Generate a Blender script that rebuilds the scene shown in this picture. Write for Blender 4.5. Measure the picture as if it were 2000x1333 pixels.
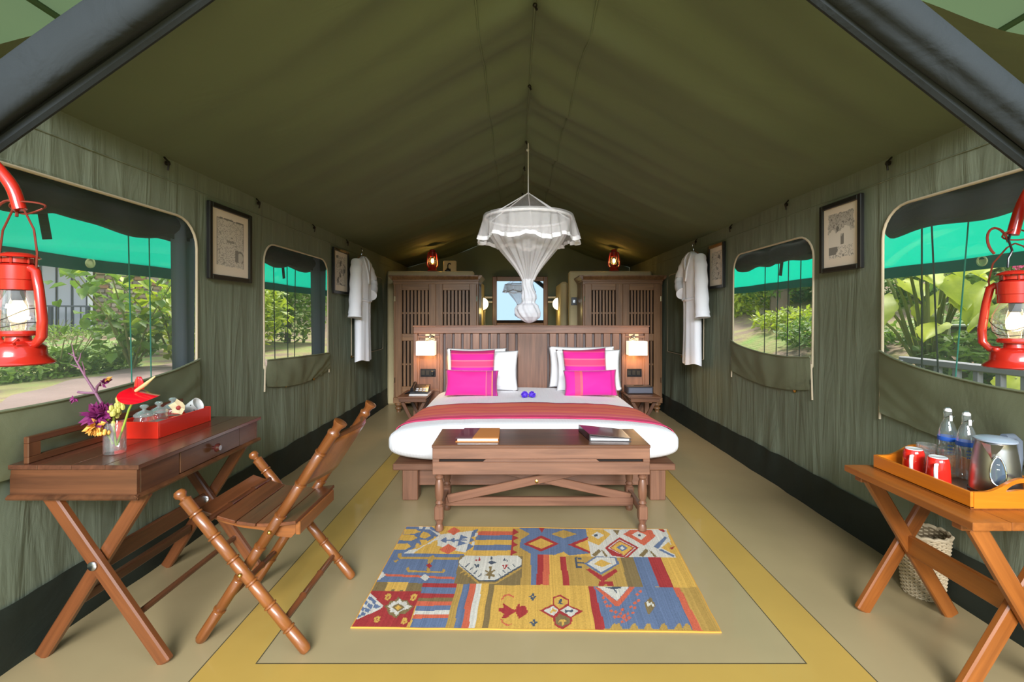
import bpy, bmesh, math, random
import numpy as np
from mathutils import Vector, Matrix, Euler, noise
from mathutils.geometry import delaunay_2d_cdt

for o in list(bpy.data.objects):
    bpy.data.objects.remove(o)
SC = bpy.context.scene
COL = SC.collection
random.seed(7)
PI = math.pi

# ------------------------------------------------------------------ camera, sky, light, exposure
EYE = 1.35
cam_d = bpy.data.cameras.new('camera')
cam_d.sensor_width = 36.0
cam_d.lens = 36.0 * 920 / 2000
cam_d.shift_x = -0.0025
cam_d.shift_y = -0.0247
cam_d.clip_start = 0.05
cam_d.clip_end = 400
cam = bpy.data.objects.new('camera', cam_d)
COL.objects.link(cam)
cam.location = (0, 0, EYE)
cam.rotation_euler = (PI / 2, 0, 0)
SC.camera = cam

SC.view_settings.view_transform = 'Standard'
SC.view_settings.look = 'None'
SC.view_settings.gamma = 1.0
SC.view_settings.use_curve_mapping = False
SC.view_settings.exposure = 0.0
SC.cycles.use_denoising = True
SC.cycles.max_bounces = 10
SC.cycles.transparent_max_bounces = 16
SC.cycles.sample_clamp_indirect = 6.0
SC.cycles.caustics_reflective = False
SC.cycles.caustics_refractive = False

SKY_STRENGTH = 2.0
world = bpy.data.worlds.new('overcast_sky')
SC.world = world
world.use_nodes = True
wn, wl = world.node_tree.nodes, world.node_tree.links
wn.clear()
w_out = wn.new('ShaderNodeOutputWorld')
w_bg = wn.new('ShaderNodeBackground')
w_tc = wn.new('ShaderNodeTexCoord')
w_sep = wn.new('ShaderNodeSeparateXYZ')
w_ramp = wn.new('ShaderNodeValToRGB')
wl.new(w_tc.outputs['Generated'], w_sep.inputs[0])
wl.new(w_sep.outputs['Z'], w_ramp.inputs[0])
w_ramp.color_ramp.elements[0].color = (0.56, 0.78, 0.94, 1)
w_ramp.color_ramp.elements[1].color = (0.80, 0.90, 1.0, 1)
wl.new(w_ramp.outputs[0], w_bg.inputs[0])
w_bg.inputs[1].default_value = SKY_STRENGTH
wl.new(w_bg.outputs[0], w_out.inputs[0])

sun_d = bpy.data.lights.new('sun', 'SUN')
sun_d.energy = 9.0
sun_d.angle = math.radians(12)
sun_d.color = (1.0, 0.95, 0.86)
sun = bpy.data.objects.new('sun', sun_d)
COL.objects.link(sun)
sun.location = (0, 0, 20)
sun.rotation_euler = Euler((math.radians(-34), math.radians(10), 0))


def area_light(name, loc, rot, sx, sy, power, color):
    d = bpy.data.lights.new(name, 'AREA')
    d.shape = 'RECTANGLE'
    d.size, d.size_y = sx, sy
    d.energy = power
    d.color = color
    o = bpy.data.objects.new(name, d)
    COL.objects.link(o)
    o.location = loc
    o.rotation_euler = rot
    return o


# added area lamp high outside, boosting the daylight through the open front
area_light('front_fill_light', (0.1, -8.0, 4.8), (math.radians(72), 0, 0), 6.0, 2.4, 2450, (0.98, 0.985, 1.0))


# ------------------------------------------------------------------ helpers
def srgb(r, g, b):
    f = lambda c: ((c / 255 + 0.055) / 1.055) ** 2.4 if c / 255 > 0.04045 else c / 255 / 12.92
    return (f(r), f(g), f(b), 1.0)


def at(px, py, Y):
    """A pixel of the 2000 x 1333 frame and a depth, as a point of the place."""
    return Vector(((px - 1005) * Y / 920, Y, EYE - (py - 617) * Y / 920))


def V(*a):
    return Vector(a)


class MB:
    """Collects shapes and links them as one mesh object."""

    def __init__(s):
        s.v, s.f, s.g, s.m = [], [], [], []

    def add(s, verts, faces, grain=None, mi=0):
        b = len(s.v)
        off = Vector((random.uniform(0, 9), random.uniform(0, 9), random.uniform(0, 9)))
        s.v += [Vector(p) for p in verts]
        s.g += [Vector(p) + off for p in (grain if grain is not None else verts)]
        s.f += [tuple(i + b for i in q) for q in faces]
        s.m += [mi] * len(faces)
        return s

    def obox(s, c, ax, size, ch=0.004, mi=0):
        """box at c with axes ax (three unit vectors), full sizes, chamfered edges"""
        h = [d / 2 for d in size]
        ch = min(ch, min(h) * 0.6)
        c = Vector(c)
        vs, key = [], {}
        for sx in (-1, 1):
            for sy in (-1, 1):
                for sz in (-1, 1):
                    sg = (sx, sy, sz)
                    for a in range(3):
                        key[(a, sg)] = len(vs)
                        vs.append(Vector([sg[i] * (h[i] - (0 if i == a else ch)) for i in range(3)]))
        fs = []
        for a in range(3):
            b, d = (a + 1) % 3, (a + 2) % 3
            for sa in (-1, 1):
                q = []
                for sb, sd in ((-1, -1), (1, -1), (1, 1), (-1, 1)):
                    sg = [0, 0, 0]
                    sg[a], sg[b], sg[d] = sa, sb, sd
                    q.append(key[(a, tuple(sg))])
                fs.append(q)
            for sb in (-1, 1):
                for sd in (-1, 1):
                    lo, hi = [0, 0, 0], [0, 0, 0]
                    lo[a], hi[a] = -1, 1
                    lo[b] = hi[b] = sb
                    lo[d] = hi[d] = sd
                    lo, hi = tuple(lo), tuple(hi)
                    fs.append([key[(b, lo)], key[(b, hi)], key[(d, hi)], key[(d, lo)]])
        for sx in (-1, 1):
            for sy in (-1, 1):
                for sz in (-1, 1):
                    fs.append([key[(i, (sx, sy, sz))] for i in range(3)])
        L = max(range(3), key=lambda i: size[i])
        o1, o2 = (L + 1) % 3, (L + 2) % 3
        gr = [Vector((p[o1], p[o2], p[L])) for p in vs]
        M = [c + ax[0] * p[0] + ax[1] * p[1] + ax[2] * p[2] for p in vs]
        return s.add(M, fs, gr, mi)

    def box(s, x0, x1, y0, y1, z0, z1, ch=0.004, mi=0):
        return s.obox(((x0 + x1) / 2, (y0 + y1) / 2, (z0 + z1) / 2), (V(1, 0, 0), V(0, 1, 0), V(0, 0, 1)),
                      (abs(x1 - x0), abs(y1 - y0), abs(z1 - z0)), ch, mi)

    def bar(s, p0, p1, w, t, side=V(0, 1, 0), ch=0.004, mi=0):
        """bar from p0 to p1; t is its size along side, w across"""
        p0, p1 = Vector(p0), Vector(p1)
        d = (p1 - p0)
        z = d.normalized()
        y = (side - z * side.dot(z)).normalized()
        x = y.cross(z)
        return s.obox((p0 + p1) / 2, (x, y, z), (w, t, d.length), ch, mi)

    def tube(s, pts, r, seg=10, caps=True, mi=0, closed=False):
        pts = [Vector(p) for p in pts]
        n = len(pts)
        rr = r if isinstance(r, (list, tuple)) else [r] * n
        ref = V(0, 0, 1)
        t0 = (pts[1] - pts[0]).normalized()
        if abs(t0.dot(ref)) > 0.9:
            ref = V(0, 1, 0)
        x = t0.cross(ref).normalized()
        vs, gr, L = [], [], 0.0
        for i, p in enumerate(pts):
            if closed:
                t = pts[(i + 1) % n] - pts[i - 1]
            else:
                t = pts[min(i + 1, n - 1)] - pts[max(i - 1, 0)]
            t = t.normalized() if t.length > 1e-9 else t0
            x = x - t * x.dot(t)
            x = x.normalized() if x.length > 1e-6 else t.orthogonal().normalized()
            y = t.cross(x)
            if i:
                L += (p - pts[i - 1]).length
            for k in range(seg):
                a = 2 * PI * k / seg
                vs.append(p + (x * math.cos(a) + y * math.sin(a)) * rr[i])
                gr.append(V(math.cos(a) * rr[i], math.sin(a) * rr[i], L))
        fs = []
        for i in range(n if closed else n - 1):
            j = (i + 1) % n
            for k in range(seg):
                k2 = (k + 1) % seg
                fs.append((i * seg + k, i * seg + k2, j * seg + k2, j * seg + k))
        if caps and not closed:
            fs.append(tuple(range(seg))[::-1])
            fs.append(tuple(range((n - 1) * seg, n * seg)))
        return s.add(vs, fs, gr, mi)

    def lathe(s, prof, base=(0, 0, 0), seg=20, M=None, mi=0, caps=True):
        """profile of (r, z) turned about z, then moved by M and base"""
        vs, gr = [], []
        for r, z in prof:
            for k in range(seg):
                a = 2 * PI * k / seg
                p = V(r * math.cos(a), r * math.sin(a), z)
                gr.append(p.copy())
                if M is not None:
                    p = M @ p
                vs.append(p + Vector(base))
        fs = []
        for i in range(len(prof) - 1):
            for k in range(seg):
                k2 = (k + 1) % seg
                fs.append((i * seg + k, i * seg + k2, (i + 1) * seg + k2, (i + 1) * seg + k))
        if caps:
            if prof[0][0] > 1e-6:
                fs.append(tuple(range(seg))[::-1])
            if prof[-1][0] > 1e-6:
                fs.append(tuple(range((len(prof) - 1) * seg, len(prof) * seg)))
        return s.add(vs, fs, gr, mi)

    def turned(s, p0, p1, prof, seg=14, mi=0):
        """profile (r, t 0..1) turned about the line p0-p1"""
        p0, p1 = Vector(p0), Vector(p1)
        d = p1 - p0
        q = V(0, 0, 1).rotation_difference(d.normalized()).to_matrix()
        return s.lathe([(r, t * d.length) for r, t in prof], p0, seg, q, mi)

    def ball(s, c, r, seg=12, rings=8, sc=(1, 1, 1), mi=0):
        prof = [(max(1e-7, math.sin(PI * i / rings)), -math.cos(PI * i / rings)) for i in range(rings + 1)]
        M = Matrix.Diagonal((r * sc[0], r * sc[1], r * sc[2]))
        return s.lathe(prof, c, seg, M, mi, caps=False)

    def grid(s, fn, nu, nv, mi=0, wrap=False):
        vs, gr = [], []
        for j in range(nv + 1):
            for i in range(nu + (0 if wrap else 1)):
                p = Vector(fn(i / nu, j / nv))
                vs.append(p)
                gr.append(p)
        w = nu + (0 if wrap else 1)
        fs = []
        for j in range(nv):
            for i in range(nu):
                i2 = (i + 1) % w
                fs.append((j * w + i, j * w + i2, (j + 1) * w + i2, (j + 1) * w + i))
        return s.add(vs, fs, gr, mi)

    def prism(s, poly, o, u, v, n, t, mi=0, grain_u=True):
        """2-D outline poly on plane o,u,v, thickness t along n"""
        o, u, v, n = Vector(o), Vector(u), Vector(v), Vector(n)
        k = len(poly)
        a = [o + u * p[0] + v * p[1] for p in poly]
        b = [p + n * t for p in a]
        g = [V(p[1], 0, p[0]) if grain_u else V(p[0], 0, p[1]) for p in poly]
        fs = [tuple(range(k))[::-1], tuple(range(k, 2 * k))]
        fs += [(i, (i + 1) % k, k + (i + 1) % k, k + i) for i in range(k)]
        return s.add(a + b, fs, g + [q + V(0, t, 0) for q in g], mi)

    def plate(s, outline, holes, o, u, v, n, t, mi=0):
        """flat board with cut-outs: outline and holes as (a, b) loops on plane o,u,v, thickness t along n"""
        o, u, v, n = Vector(o), Vector(u), Vector(v), Vector(n)
        pts, edges = [], []
        for l in [outline] + holes:
            b = len(pts)
            pts += [Vector(p) for p in l]
            edges += [(b + i, b + (i + 1) % len(l)) for i in range(len(l))]
        vs, es, fs, *_ = delaunay_2d_cdt(pts, edges, [], 0, 1e-6)

        def ins(poly, x, y):
            c = False
            for i in range(len(poly)):
                (a, b), (d, e) = poly[i], poly[i - 1]
                if (b > y) != (e > y) and x < (d - a) * (y - b) / (e - b) + a:
                    c = not c
            return c
        keep = []
        for f in fs:
            cx, cy = sum(vs[i][0] for i in f) / 3, sum(vs[i][1] for i in f) / 3
            if ins(outline, cx, cy) and not any(ins(h, cx, cy) for h in holes):
                keep.append(tuple(f))
        k = len(vs)
        A = [o + u * p[0] + v * p[1] for p in vs]
        fs2 = list(keep) + [tuple(i + k for i in reversed(f)) for f in keep]
        cnt = {}
        for f in keep:
            for i in range(3):
                e = (f[i], f[(i + 1) % 3])
                cnt[tuple(sorted(e))] = cnt.get(tuple(sorted(e)), 0) + 1
        for (a, b), c in cnt.items():
            if c == 1:
                fs2.append((a, b, b + k, a + k))
        g = [V(p[1], 0, p[0]) for p in vs]
        return s.add(A + [p + n * t for p in A], fs2, g + [q + V(0, t, 0) for q in g], mi)

    def build(s, name, mat, parent=None, label=None, smooth=35, fix=True, kind=None, merge=0):
        me = bpy.data.meshes.new(name)
        if parent is not None:
            org = world_loc(parent)
        else:
            xs = [p.x for p in s.v]; ys = [p.y for p in s.v]; zs = [p.z for p in s.v]
            org = V((min(xs) + max(xs)) / 2, (min(ys) + max(ys)) / 2, min(zs))
        me.from_pydata([tuple(p - org) for p in s.v], [], s.f)
        at_ = me.attributes.new('gc', 'FLOAT_VECTOR', 'POINT')
        at_.data.foreach_set('vector', [c for p in s.g for c in p])
        mats = mat if isinstance(mat, (list, tuple)) else [mat]
        for m in mats:
            me.materials.append(m)
        if len(mats) > 1:
            me.polygons.foreach_set('material_index', s.m)
        if fix or merge:
            bm = bmesh.new()
            bm.from_mesh(me)
            if merge:
                bmesh.ops.remove_doubles(bm, verts=bm.verts, dist=merge)
            if fix:
                bmesh.ops.recalc_face_normals(bm, faces=bm.faces)
            bm.to_mesh(me)
            bm.free()
        if smooth:
            me.shade_smooth()
            if smooth < 180:
                me.set_sharp_from_angle(angle=math.radians(smooth))
        o = bpy.data.objects.new(name, me)
        COL.objects.link(o)
        if parent is None:
            o.location = org
        else:
            o.parent = parent
        if label:
            o['label'] = label
        if kind:
            o['kind'] = kind
        return o


def world_loc(o):
    p = V(0, 0, 0)
    while o is not None:
        p += o.location
        o = o.parent
    return p


def tag(o, label, cat, group=None, kind=None):
    o['label'] = label
    if cat:
        o['category'] = cat
    if group:
        o['group'] = group
    if kind:
        o['kind'] = kind
    return o


def thing(name, loc, label, cat, group=None, kind=None):
    o = bpy.data.objects.new(name, None)
    o.empty_display_size = 0.1
    COL.objects.link(o)
    o.location = loc
    return tag(o, label, cat, group, kind)


def struct(o):
    o['kind'] = 'structure'
    return o


def copy_tree(o, parent=None, loc=None, rz=None, label=None):
    c = o.copy()
    COL.objects.link(c)
    c.parent = parent
    if loc is not None:
        c.location = loc
    if rz is not None:
        c.rotation_euler = (0, 0, rz)
    if label:
        c['label'] = label
    for ch in [k for k in o.children]:
        copy_tree(ch, c)
    return c


# ------------------------------------------------------------------ materials
MATS = {}


def mat_new(name):
    m = bpy.data.materials.new(name)
    m.use_nodes = True
    nt = m.node_tree
    nt.nodes.clear()
    out = nt.nodes.new('ShaderNodeOutputMaterial')
    MATS[name] = m
    return m, nt, out


def N(nt, t, **kw):
    n = nt.nodes.new(t)
    for k, v in kw.items():
        if k in n.inputs:
            n.inputs[k].default_value = v
        else:
            setattr(n, k, v)
    return n


def principled(nt, out, **kw):
    b = nt.nodes.new('ShaderNodeBsdfPrincipled')
    for k, v in kw.items():
        b.inputs[k.replace('_', ' ')].default_value = v
    nt.links.new(b.outputs[0], out.inputs[0])
    return b


def plain(name, col, rough=0.5, metal=0.0, bump=0.0, bscale=60, var=0.0, coat=0.0, spec=0.5):
    m, nt, out = mat_new(name)
    b = principled(nt, out, Base_Color=col, Roughness=rough, Metallic=metal, Coat_Weight=coat, Specular_IOR_Level=spec)
    if bump or var:
        tc = N(nt, 'ShaderNodeTexCoord')
        n = N(nt, 'ShaderNodeTexNoise', Scale=bscale, Detail=3.0)
        nt.links.new(tc.outputs['Object'], n.inputs['Vector'])
        if bump:
            bp = N(nt, 'ShaderNodeBump', Strength=bump, Distance=0.01)
            nt.links.new(n.outputs['Fac'], bp.inputs['Height'])
            nt.links.new(bp.outputs[0], b.inputs['Normal'])
        if var:
            n2 = N(nt, 'ShaderNodeTexNoise', Scale=3.0, Detail=4.0)
            nt.links.new(tc.outputs['Object'], n2.inputs['Vector'])
            mx = N(nt, 'ShaderNodeMix', data_type='RGBA')
            mx.inputs['A'].default_value = tuple(c * (1 - var) for c in col[:3]) + (1,)
            mx.inputs['B'].default_value = tuple(min(1, c * (1 + var)) for c in col[:3]) + (1,)
            nt.links.new(n2.outputs['Fac'], mx.inputs['Factor'])
            nt.links.new(mx.outputs['Result'], b.inputs['Base Color'])
    return m


def wood(name, dark, light, rough=0.38, coat=0.25, scale=1.0):
    m, nt, out = mat_new(name)
    b = principled(nt, out, Roughness=rough, Coat_Weight=coat, Coat_Roughness=0.25)
    a = N(nt, 'ShaderNodeAttribute', attribute_name='gc')
    mp = N(nt, 'ShaderNodeMapping')
    mp.inputs['Scale'].default_value = (28 * scale, 28 * scale, 1.6 * scale)
    nt.links.new(a.outputs['Vector'], mp.inputs['Vector'])
    n = N(nt, 'ShaderNodeTexNoise', Scale=1.0, Detail=5.0, Roughness=0.62, Distortion=0.6)
    nt.links.new(mp.outputs[0], n.inputs['Vector'])
    mp2 = N(nt, 'ShaderNodeMapping')
    mp2.inputs['Scale'].default_value = (5, 5, 1.2)
    nt.links.new(a.outputs['Vector'], mp2.inputs['Vector'])
    n2 = N(nt, 'ShaderNodeTexNoise', Scale=1.0, Detail=2.0)
    nt.links.new(mp2.outputs[0], n2.inputs['Vector'])
    ad = N(nt, 'ShaderNodeMath', operation='MULTIPLY_ADD')
    ad.inputs[1].default_value = 0.6
    nt.links.new(n.outputs['Fac'], ad.inputs[0])
    hf = N(nt, 'ShaderNodeMath', operation='MULTIPLY')
    hf.inputs[1].default_value = 0.45
    nt.links.new(n2.outputs['Fac'], hf.inputs[0])
    nt.links.new(hf.outputs[0], ad.inputs[2])
    r = N(nt, 'ShaderNodeValToRGB')
    r.color_ramp.elements[0].position = 0.34
    r.color_ramp.elements[1].position = 0.68
    r.color_ramp.elements[0].color = dark
    r.color_ramp.elements[1].color = light
    nt.links.new(ad.outputs[0], r.inputs[0])
    nt.links.new(r.outputs[0], b.inputs['Base Color'])
    bp = N(nt, 'ShaderNodeBump', Strength=0.08, Distance=0.002)
    nt.links.new(n.outputs['Fac'], bp.inputs['Height'])
    nt.links.new(bp.outputs[0], b.inputs['Normal'])
    return m


def canvas(name, col, streak=(2.2, 9, 1.1), strength=0.5, dist=0.03, rough=0.85):
    """tent cloth: weave, soft creases"""
    m, nt, out = mat_new(name)
    b = principled(nt, out, Roughness=rough, Specular_IOR_Level=0.2)
    tc = N(nt, 'ShaderNodeTexCoord')
    mp = N(nt, 'ShaderNodeMapping')
    mp.inputs['Scale'].default_value = streak
    nt.links.new(tc.outputs['Object'], mp.inputs['Vector'])
    n = N(nt, 'ShaderNodeTexNoise', Scale=1.0, Detail=4.0, Roughness=0.5, Distortion=0.8)
    nt.links.new(mp.outputs[0], n.inputs['Vector'])
    n2 = N(nt, 'ShaderNodeTexNoise', Scale=420.0, Detail=1.0)
    nt.links.new(tc.outputs['Object'], n2.inputs['Vector'])
    bp = N(nt, 'ShaderNodeBump', Strength=strength, Distance=dist)
    nt.links.new(n.outputs['Fac'], bp.inputs['Height'])
    bp2 = N(nt, 'ShaderNodeBump', Strength=0.15, Distance=0.002)
    nt.links.new(n2.outputs['Fac'], bp2.inputs['Height'])
    nt.links.new(bp.outputs[0], bp2.inputs['Normal'])
    nt.links.new(bp2.outputs[0], b.inputs['Normal'])
    n3 = N(nt, 'ShaderNodeTexNoise', Scale=1.3, Detail=5.0)
    nt.links.new(tc.outputs['Object'], n3.inputs['Vector'])
    mx = N(nt, 'ShaderNodeMix', data_type='RGBA')
    mx.inputs['A'].default_value = tuple(c * 0.86 for c in col[:3]) + (1,)
    mx.inputs['B'].default_value = tuple(c * 1.14 for c in col[:3]) + (1,)
    nt.links.new(n3.outputs['Fac'], mx.inputs['Factor'])
    nt.links.new(mx.outputs['Result'], b.inputs['Base Color'])
    return m


def glow(name, col, strength):
    m, nt, out = mat_new(name)
    e = N(nt, 'ShaderNodeEmission', Color=col, Strength=strength)
    nt.links.new(e.outputs[0], out.inputs[0])
    return m


def sheer(name, col, alpha, trans=0.5, rough=0.9):
    """thin cloth: part open, part diffuse, part lit through"""
    m, nt, out = mat_new(name)
    d = N(nt, 'ShaderNodeBsdfDiffuse', Color=col)
    t = N(nt, 'ShaderNodeBsdfTranslucent', Color=col)
    mx = N(nt, 'ShaderNodeMixShader', Fac=trans)
    nt.links.new(d.outputs[0], mx.inputs[1])
    nt.links.new(t.outputs[0], mx.inputs[2])
    if alpha < 1:
        tr = N(nt, 'ShaderNodeBsdfTransparent')
        m2 = N(nt, 'ShaderNodeMixShader', Fac=alpha)
        nt.links.new(tr.outputs[0], m2.inputs[1])
        nt.links.new(mx.outputs[0], m2.inputs[2])
        nt.links.new(m2.outputs[0], out.inputs[0])
    else:
        nt.links.new(mx.outputs[0], out.inputs[0])
    return m


def thin_glass(name, tint=(1, 1, 1, 1), edge=0.55, haze=0.0):
    m, nt, out = mat_new(name)
    lw = N(nt, 'ShaderNodeLayerWeight', Blend=0.35)
    tr = N(nt, 'ShaderNodeBsdfTransparent', Color=tint)
    gl = N(nt, 'ShaderNodeBsdfGlossy', Color=(1, 1, 1, 1), Roughness=0.03)
    ml = N(nt, 'ShaderNodeMath', operation='MULTIPLY_ADD')
    ml.inputs[1].default_value = edge
    ml.inputs[2].default_value = 0.05
    nt.links.new(lw.outputs['Facing'], ml.inputs[0])
    mx = N(nt, 'ShaderNodeMixShader')
    nt.links.new(ml.outputs[0], mx.inputs[0])
    nt.links.new(tr.outputs[0], mx.inputs[1])
    nt.links.new(gl.outputs[0], mx.inputs[2])
    if haze:
        df = N(nt, 'ShaderNodeBsdfDiffuse', Color=(.86, .93, .93, 1))  # whitish diffuse put into the glass in place of bright highlights
        hz = N(nt, 'ShaderNodeMixShader', Fac=haze)
        nt.links.new(mx.outputs[0], hz.inputs[1])
        nt.links.new(df.outputs[0], hz.inputs[2])
        nt.links.new(hz.outputs[0], out.inputs[0])
    else:
        nt.links.new(mx.outputs[0], out.inputs[0])
    return m


def leafy(name, c1, c2, trans=0.45, scale=2.5):
    m, nt, out = mat_new(name)
    tc = N(nt, 'ShaderNodeTexCoord')
    n = N(nt, 'ShaderNodeTexNoise', Scale=scale, Detail=6.0, Roughness=0.7)
    nt.links.new(tc.outputs['Object'], n.inputs['Vector'])
    r = N(nt, 'ShaderNodeValToRGB')
    r.color_ramp.elements[0].position = 0.3
    r.color_ramp.elements[1].position = 0.7
    r.color_ramp.elements[0].color = c1
    r.color_ramp.elements[1].color = c2
    nt.links.new(n.outputs['Fac'], r.inputs[0])
    d = N(nt, 'ShaderNodeBsdfPrincipled', Roughness=0.5)
    t = N(nt, 'ShaderNodeBsdfTranslucent')
    nt.links.new(r.outputs[0], d.inputs['Base Color'])
    nt.links.new(r.outputs[0], t.inputs['Color'])
    mx = N(nt, 'ShaderNodeMixShader', Fac=trans)
    nt.links.new(d.outputs[0], mx.inputs[1])
    nt.links.new(t.outputs[0], mx.inputs[2])
    nt.links.new(mx.outputs[0], out.inputs[0])
    return m


def printed(name, rough=0.9, bump=0.0, bscale=300):
    """flat print: colours from the mesh's own colour attribute"""
    m, nt, out = mat_new(name)
    b = principled(nt, out, Roughness=rough, Specular_IOR_Level=0.2)
    a = N(nt, 'ShaderNodeAttribute', attribute_name='print')
    nt.links.new(a.outputs['Color'], b.inputs['Base Color'])
    if bump:
        tc = N(nt, 'ShaderNodeTexCoord')
        w = N(nt, 'ShaderNodeTexWave', Scale=bscale, Distortion=0.6, bands_direction='X')
        nt.links.new(tc.outputs['Object'], w.inputs['Vector'])
        bp = N(nt, 'ShaderNodeBump', Strength=bump, Distance=0.003)
        nt.links.new(w.outputs['Fac'], bp.inputs['Height'])
        nt.links.new(bp.outputs[0], b.inputs['Normal'])
    return m


def raster_sheet(name, fn, nu, nv, cols, mat, parent=None, label=None):
    """flat sheet of nu x nv cells at fn(u, v); cols[v][u] linear rgb per cell"""
    vs = [fn(i / nu, j / nv) for j in range(nv + 1) for i in range(nu + 1)]
    fs = [(j * (nu + 1) + i, j * (nu + 1) + i + 1, (j + 1) * (nu + 1) + i + 1, (j + 1) * (nu + 1) + i) for j in range(nv) for i in range(nu)]
    org = world_loc(parent) if parent is not None else sum((Vector(v) for v in vs), V(0, 0, 0)) / len(vs)
    me = bpy.data.meshes.new(name)
    me.from_pydata([tuple(Vector(v) - org) for v in vs], [], fs)
    ca = me.color_attributes.new('print', 'FLOAT_COLOR', 'CORNER')
    flat = np.repeat(np.asarray(cols, dtype=np.float32).reshape(-1, 3), 4, axis=0)
    flat = np.concatenate([flat, np.ones((len(flat), 1), np.float32)], axis=1)
    ca.data.foreach_set('color', flat.ravel())
    me.materials.append(mat)
    o = bpy.data.objects.new(name, me)
    COL.objects.link(o)
    if parent is not None:
        o.parent = parent
    else:
        o.location = org
    if label:
        o['label'] = label
    return o


def hex3(r, g, b):
    return srgb(r, g, b)[:3]


CANVAS = canvas('green_canvas', srgb(118, 126, 108))
ROOFCLOTH = canvas('green_roof_canvas', srgb(104, 114, 90), streak=(1.2, 3.0, 1.2), strength=0.3)
FLAPCLOTH = canvas('storm_flap_canvas', srgb(118, 124, 100), streak=(3, 3, 2), strength=0.35)
SKIRT = canvas('dark_green_ground_sheet', srgb(42, 48, 42), streak=(3, 2, 4), strength=0.3, rough=0.6)
ROLLCLOTH = canvas('slate_door_cloth', srgb(46, 51, 55), streak=(5, 5, 5), strength=0.5)
BLINDCLOTH = canvas('dark_blind_cloth', srgb(40, 44, 38), streak=(4, 3, 9), strength=0.5)
AWNING = sheer('pale_green_fly_sheet', srgb(92, 110, 82), 1.0, 0.30)
SHADECLOTH = sheer('teal_shade_cloth', srgb(0, 190, 156), 0.95, 0.7)
SHADEHEM = sheer('dark_teal_hem', srgb(0, 74, 66), 1.0, 0.3)
PIPING = plain('cream_zip_piping', srgb(190, 176, 150), 0.7)
BRASS = plain('brass', srgb(214, 170, 90), 0.28, 1.0)
STEEL = plain('steel', srgb(190, 192, 196), 0.25, 1.0)
DARKMETAL = plain('dark_metal', srgb(48, 44, 38), 0.45, 0.6)
WALNUT = wood('dark_walnut', srgb(58, 34, 21), srgb(110, 68, 42))
LEGWOOD = wood('warm_leg_wood', srgb(80, 42, 20), srgb(130, 76, 40))
BEDWOOD = wood('reddish_teak', srgb(90, 58, 42), srgb(142, 99, 75), rough=0.42)
WARDWOOD = wood('wardrobe_teak', srgb(96, 66, 40), srgb(148, 106, 68), rough=0.5)
DESKTOP = wood('polished_dark_desk_top', srgb(62, 36, 27), srgb(104, 64, 45), rough=0.26, coat=0.6)
CHAIRWOOD = wood('orange_brown_chair_wood', srgb(94, 50, 19), srgb(146, 87, 41), rough=0.32, coat=0.4)
SEATWOOD = wood('dark_seat_wood', srgb(74, 38, 20), srgb(120, 68, 38), rough=0.35, coat=0.4)
TABLEWOOD = wood('warm_table_wood', srgb(110, 57, 18), srgb(162, 94, 38), rough=0.34, coat=0.35)
TRAYWOOD = wood('honey_tray_wood', srgb(184, 96, 12), srgb(216, 126, 30), rough=0.3, coat=0.5)
WHITECLOTH = plain('white_bed_cloth', srgb(240, 240, 243), 0.85, bump=0.12, bscale=240)
ROBECLOTH = plain('white_robe_cloth', srgb(236, 238, 246), 0.85, bump=0.15, bscale=150)
NET = sheer('white_net', srgb(252, 252, 254), 0.37, 0.4)
NETOPEN = sheer('white_net_single', srgb(252, 252, 254), 0.14, 0.4)
NETDENSE = sheer('white_net_gathered', srgb(228, 230, 236), 0.80, 0.35)
NETHEM = sheer('white_net_hem', srgb(250, 250, 252), 0.96, 0.3)
SCREEN = sheer('dark_insect_screen', srgb(128, 136, 134), 0.30, 0.5)
RED = plain('red_enamel', srgb(172, 34, 22), 0.25, coat=0.5)
REDBOX = plain('red_lacquer', srgb(226, 46, 28), 0.3, coat=0.4)
MUGRED = plain('red_glaze', srgb(224, 40, 30), 0.15, coat=0.6)
MUGWHITE = plain('white_glaze', srgb(232, 232, 232), 0.2, coat=0.5)
GLASS = thin_glass('clear_glass', edge=.65, haze=.05)
GLASSBLUE = thin_glass('bottle_glass', (0.88, 0.94, 0.96, 1), .7, .06)
BLACKGLOSS = plain('black_plastic', srgb(24, 24, 28), 0.25)
BLACKFRAME = plain('black_frame', srgb(26, 26, 26), 0.35, coat=0.2)
BROWNFRAME = wood('brown_frame', srgb(86, 54, 22), srgb(150, 100, 44))
CREAM = plain('cream_plaster', srgb(206, 190, 146), 0.8, bump=0.15, bscale=40, var=0.08)
PAPER = printed('ink_drawing')
MIRROR = plain('mirror_glass', (0.54, 0.57, 0.60, 1), 0.02, 1.0)  # tint darkened to dim the sky it reflects

# ------------------------------------------------------------------ the tent
XL, XR = -1.95, 2.10
EAVE, RIDGE, XRIDGE = 2.234, 2.90, 0.10
YF, YB = 1.10, 8.60      # front end of the walls, back wall


def nz(x, y, z=0.0):
    return noise.noise((x, y, z))


# floor: polished cement with a yellow border between thin grooves
FIELD = plain('tan_cement', srgb(164, 146, 108), 0.42, bump=0.05, bscale=8, var=0.10, coat=0.15)
STRIPE = plain('yellow_cement', srgb(184, 150, 74), 0.42, bump=0.05, bscale=8, var=0.10, coat=0.15)
GROOVE = plain('floor_groove', srgb(70, 62, 40), 0.8)
fl = MB()


def frect(x0, x1, y0, y1, mi, z=0.0):
    nx, ny = max(1, int((x1 - x0) / 0.5)), max(1, int((y1 - y0) / 0.5))
    fl.grid(lambda u, v: (x0 + (x1 - x0) * u, y0 + (y1 - y0) * v, z), nx, ny, mi)


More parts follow.
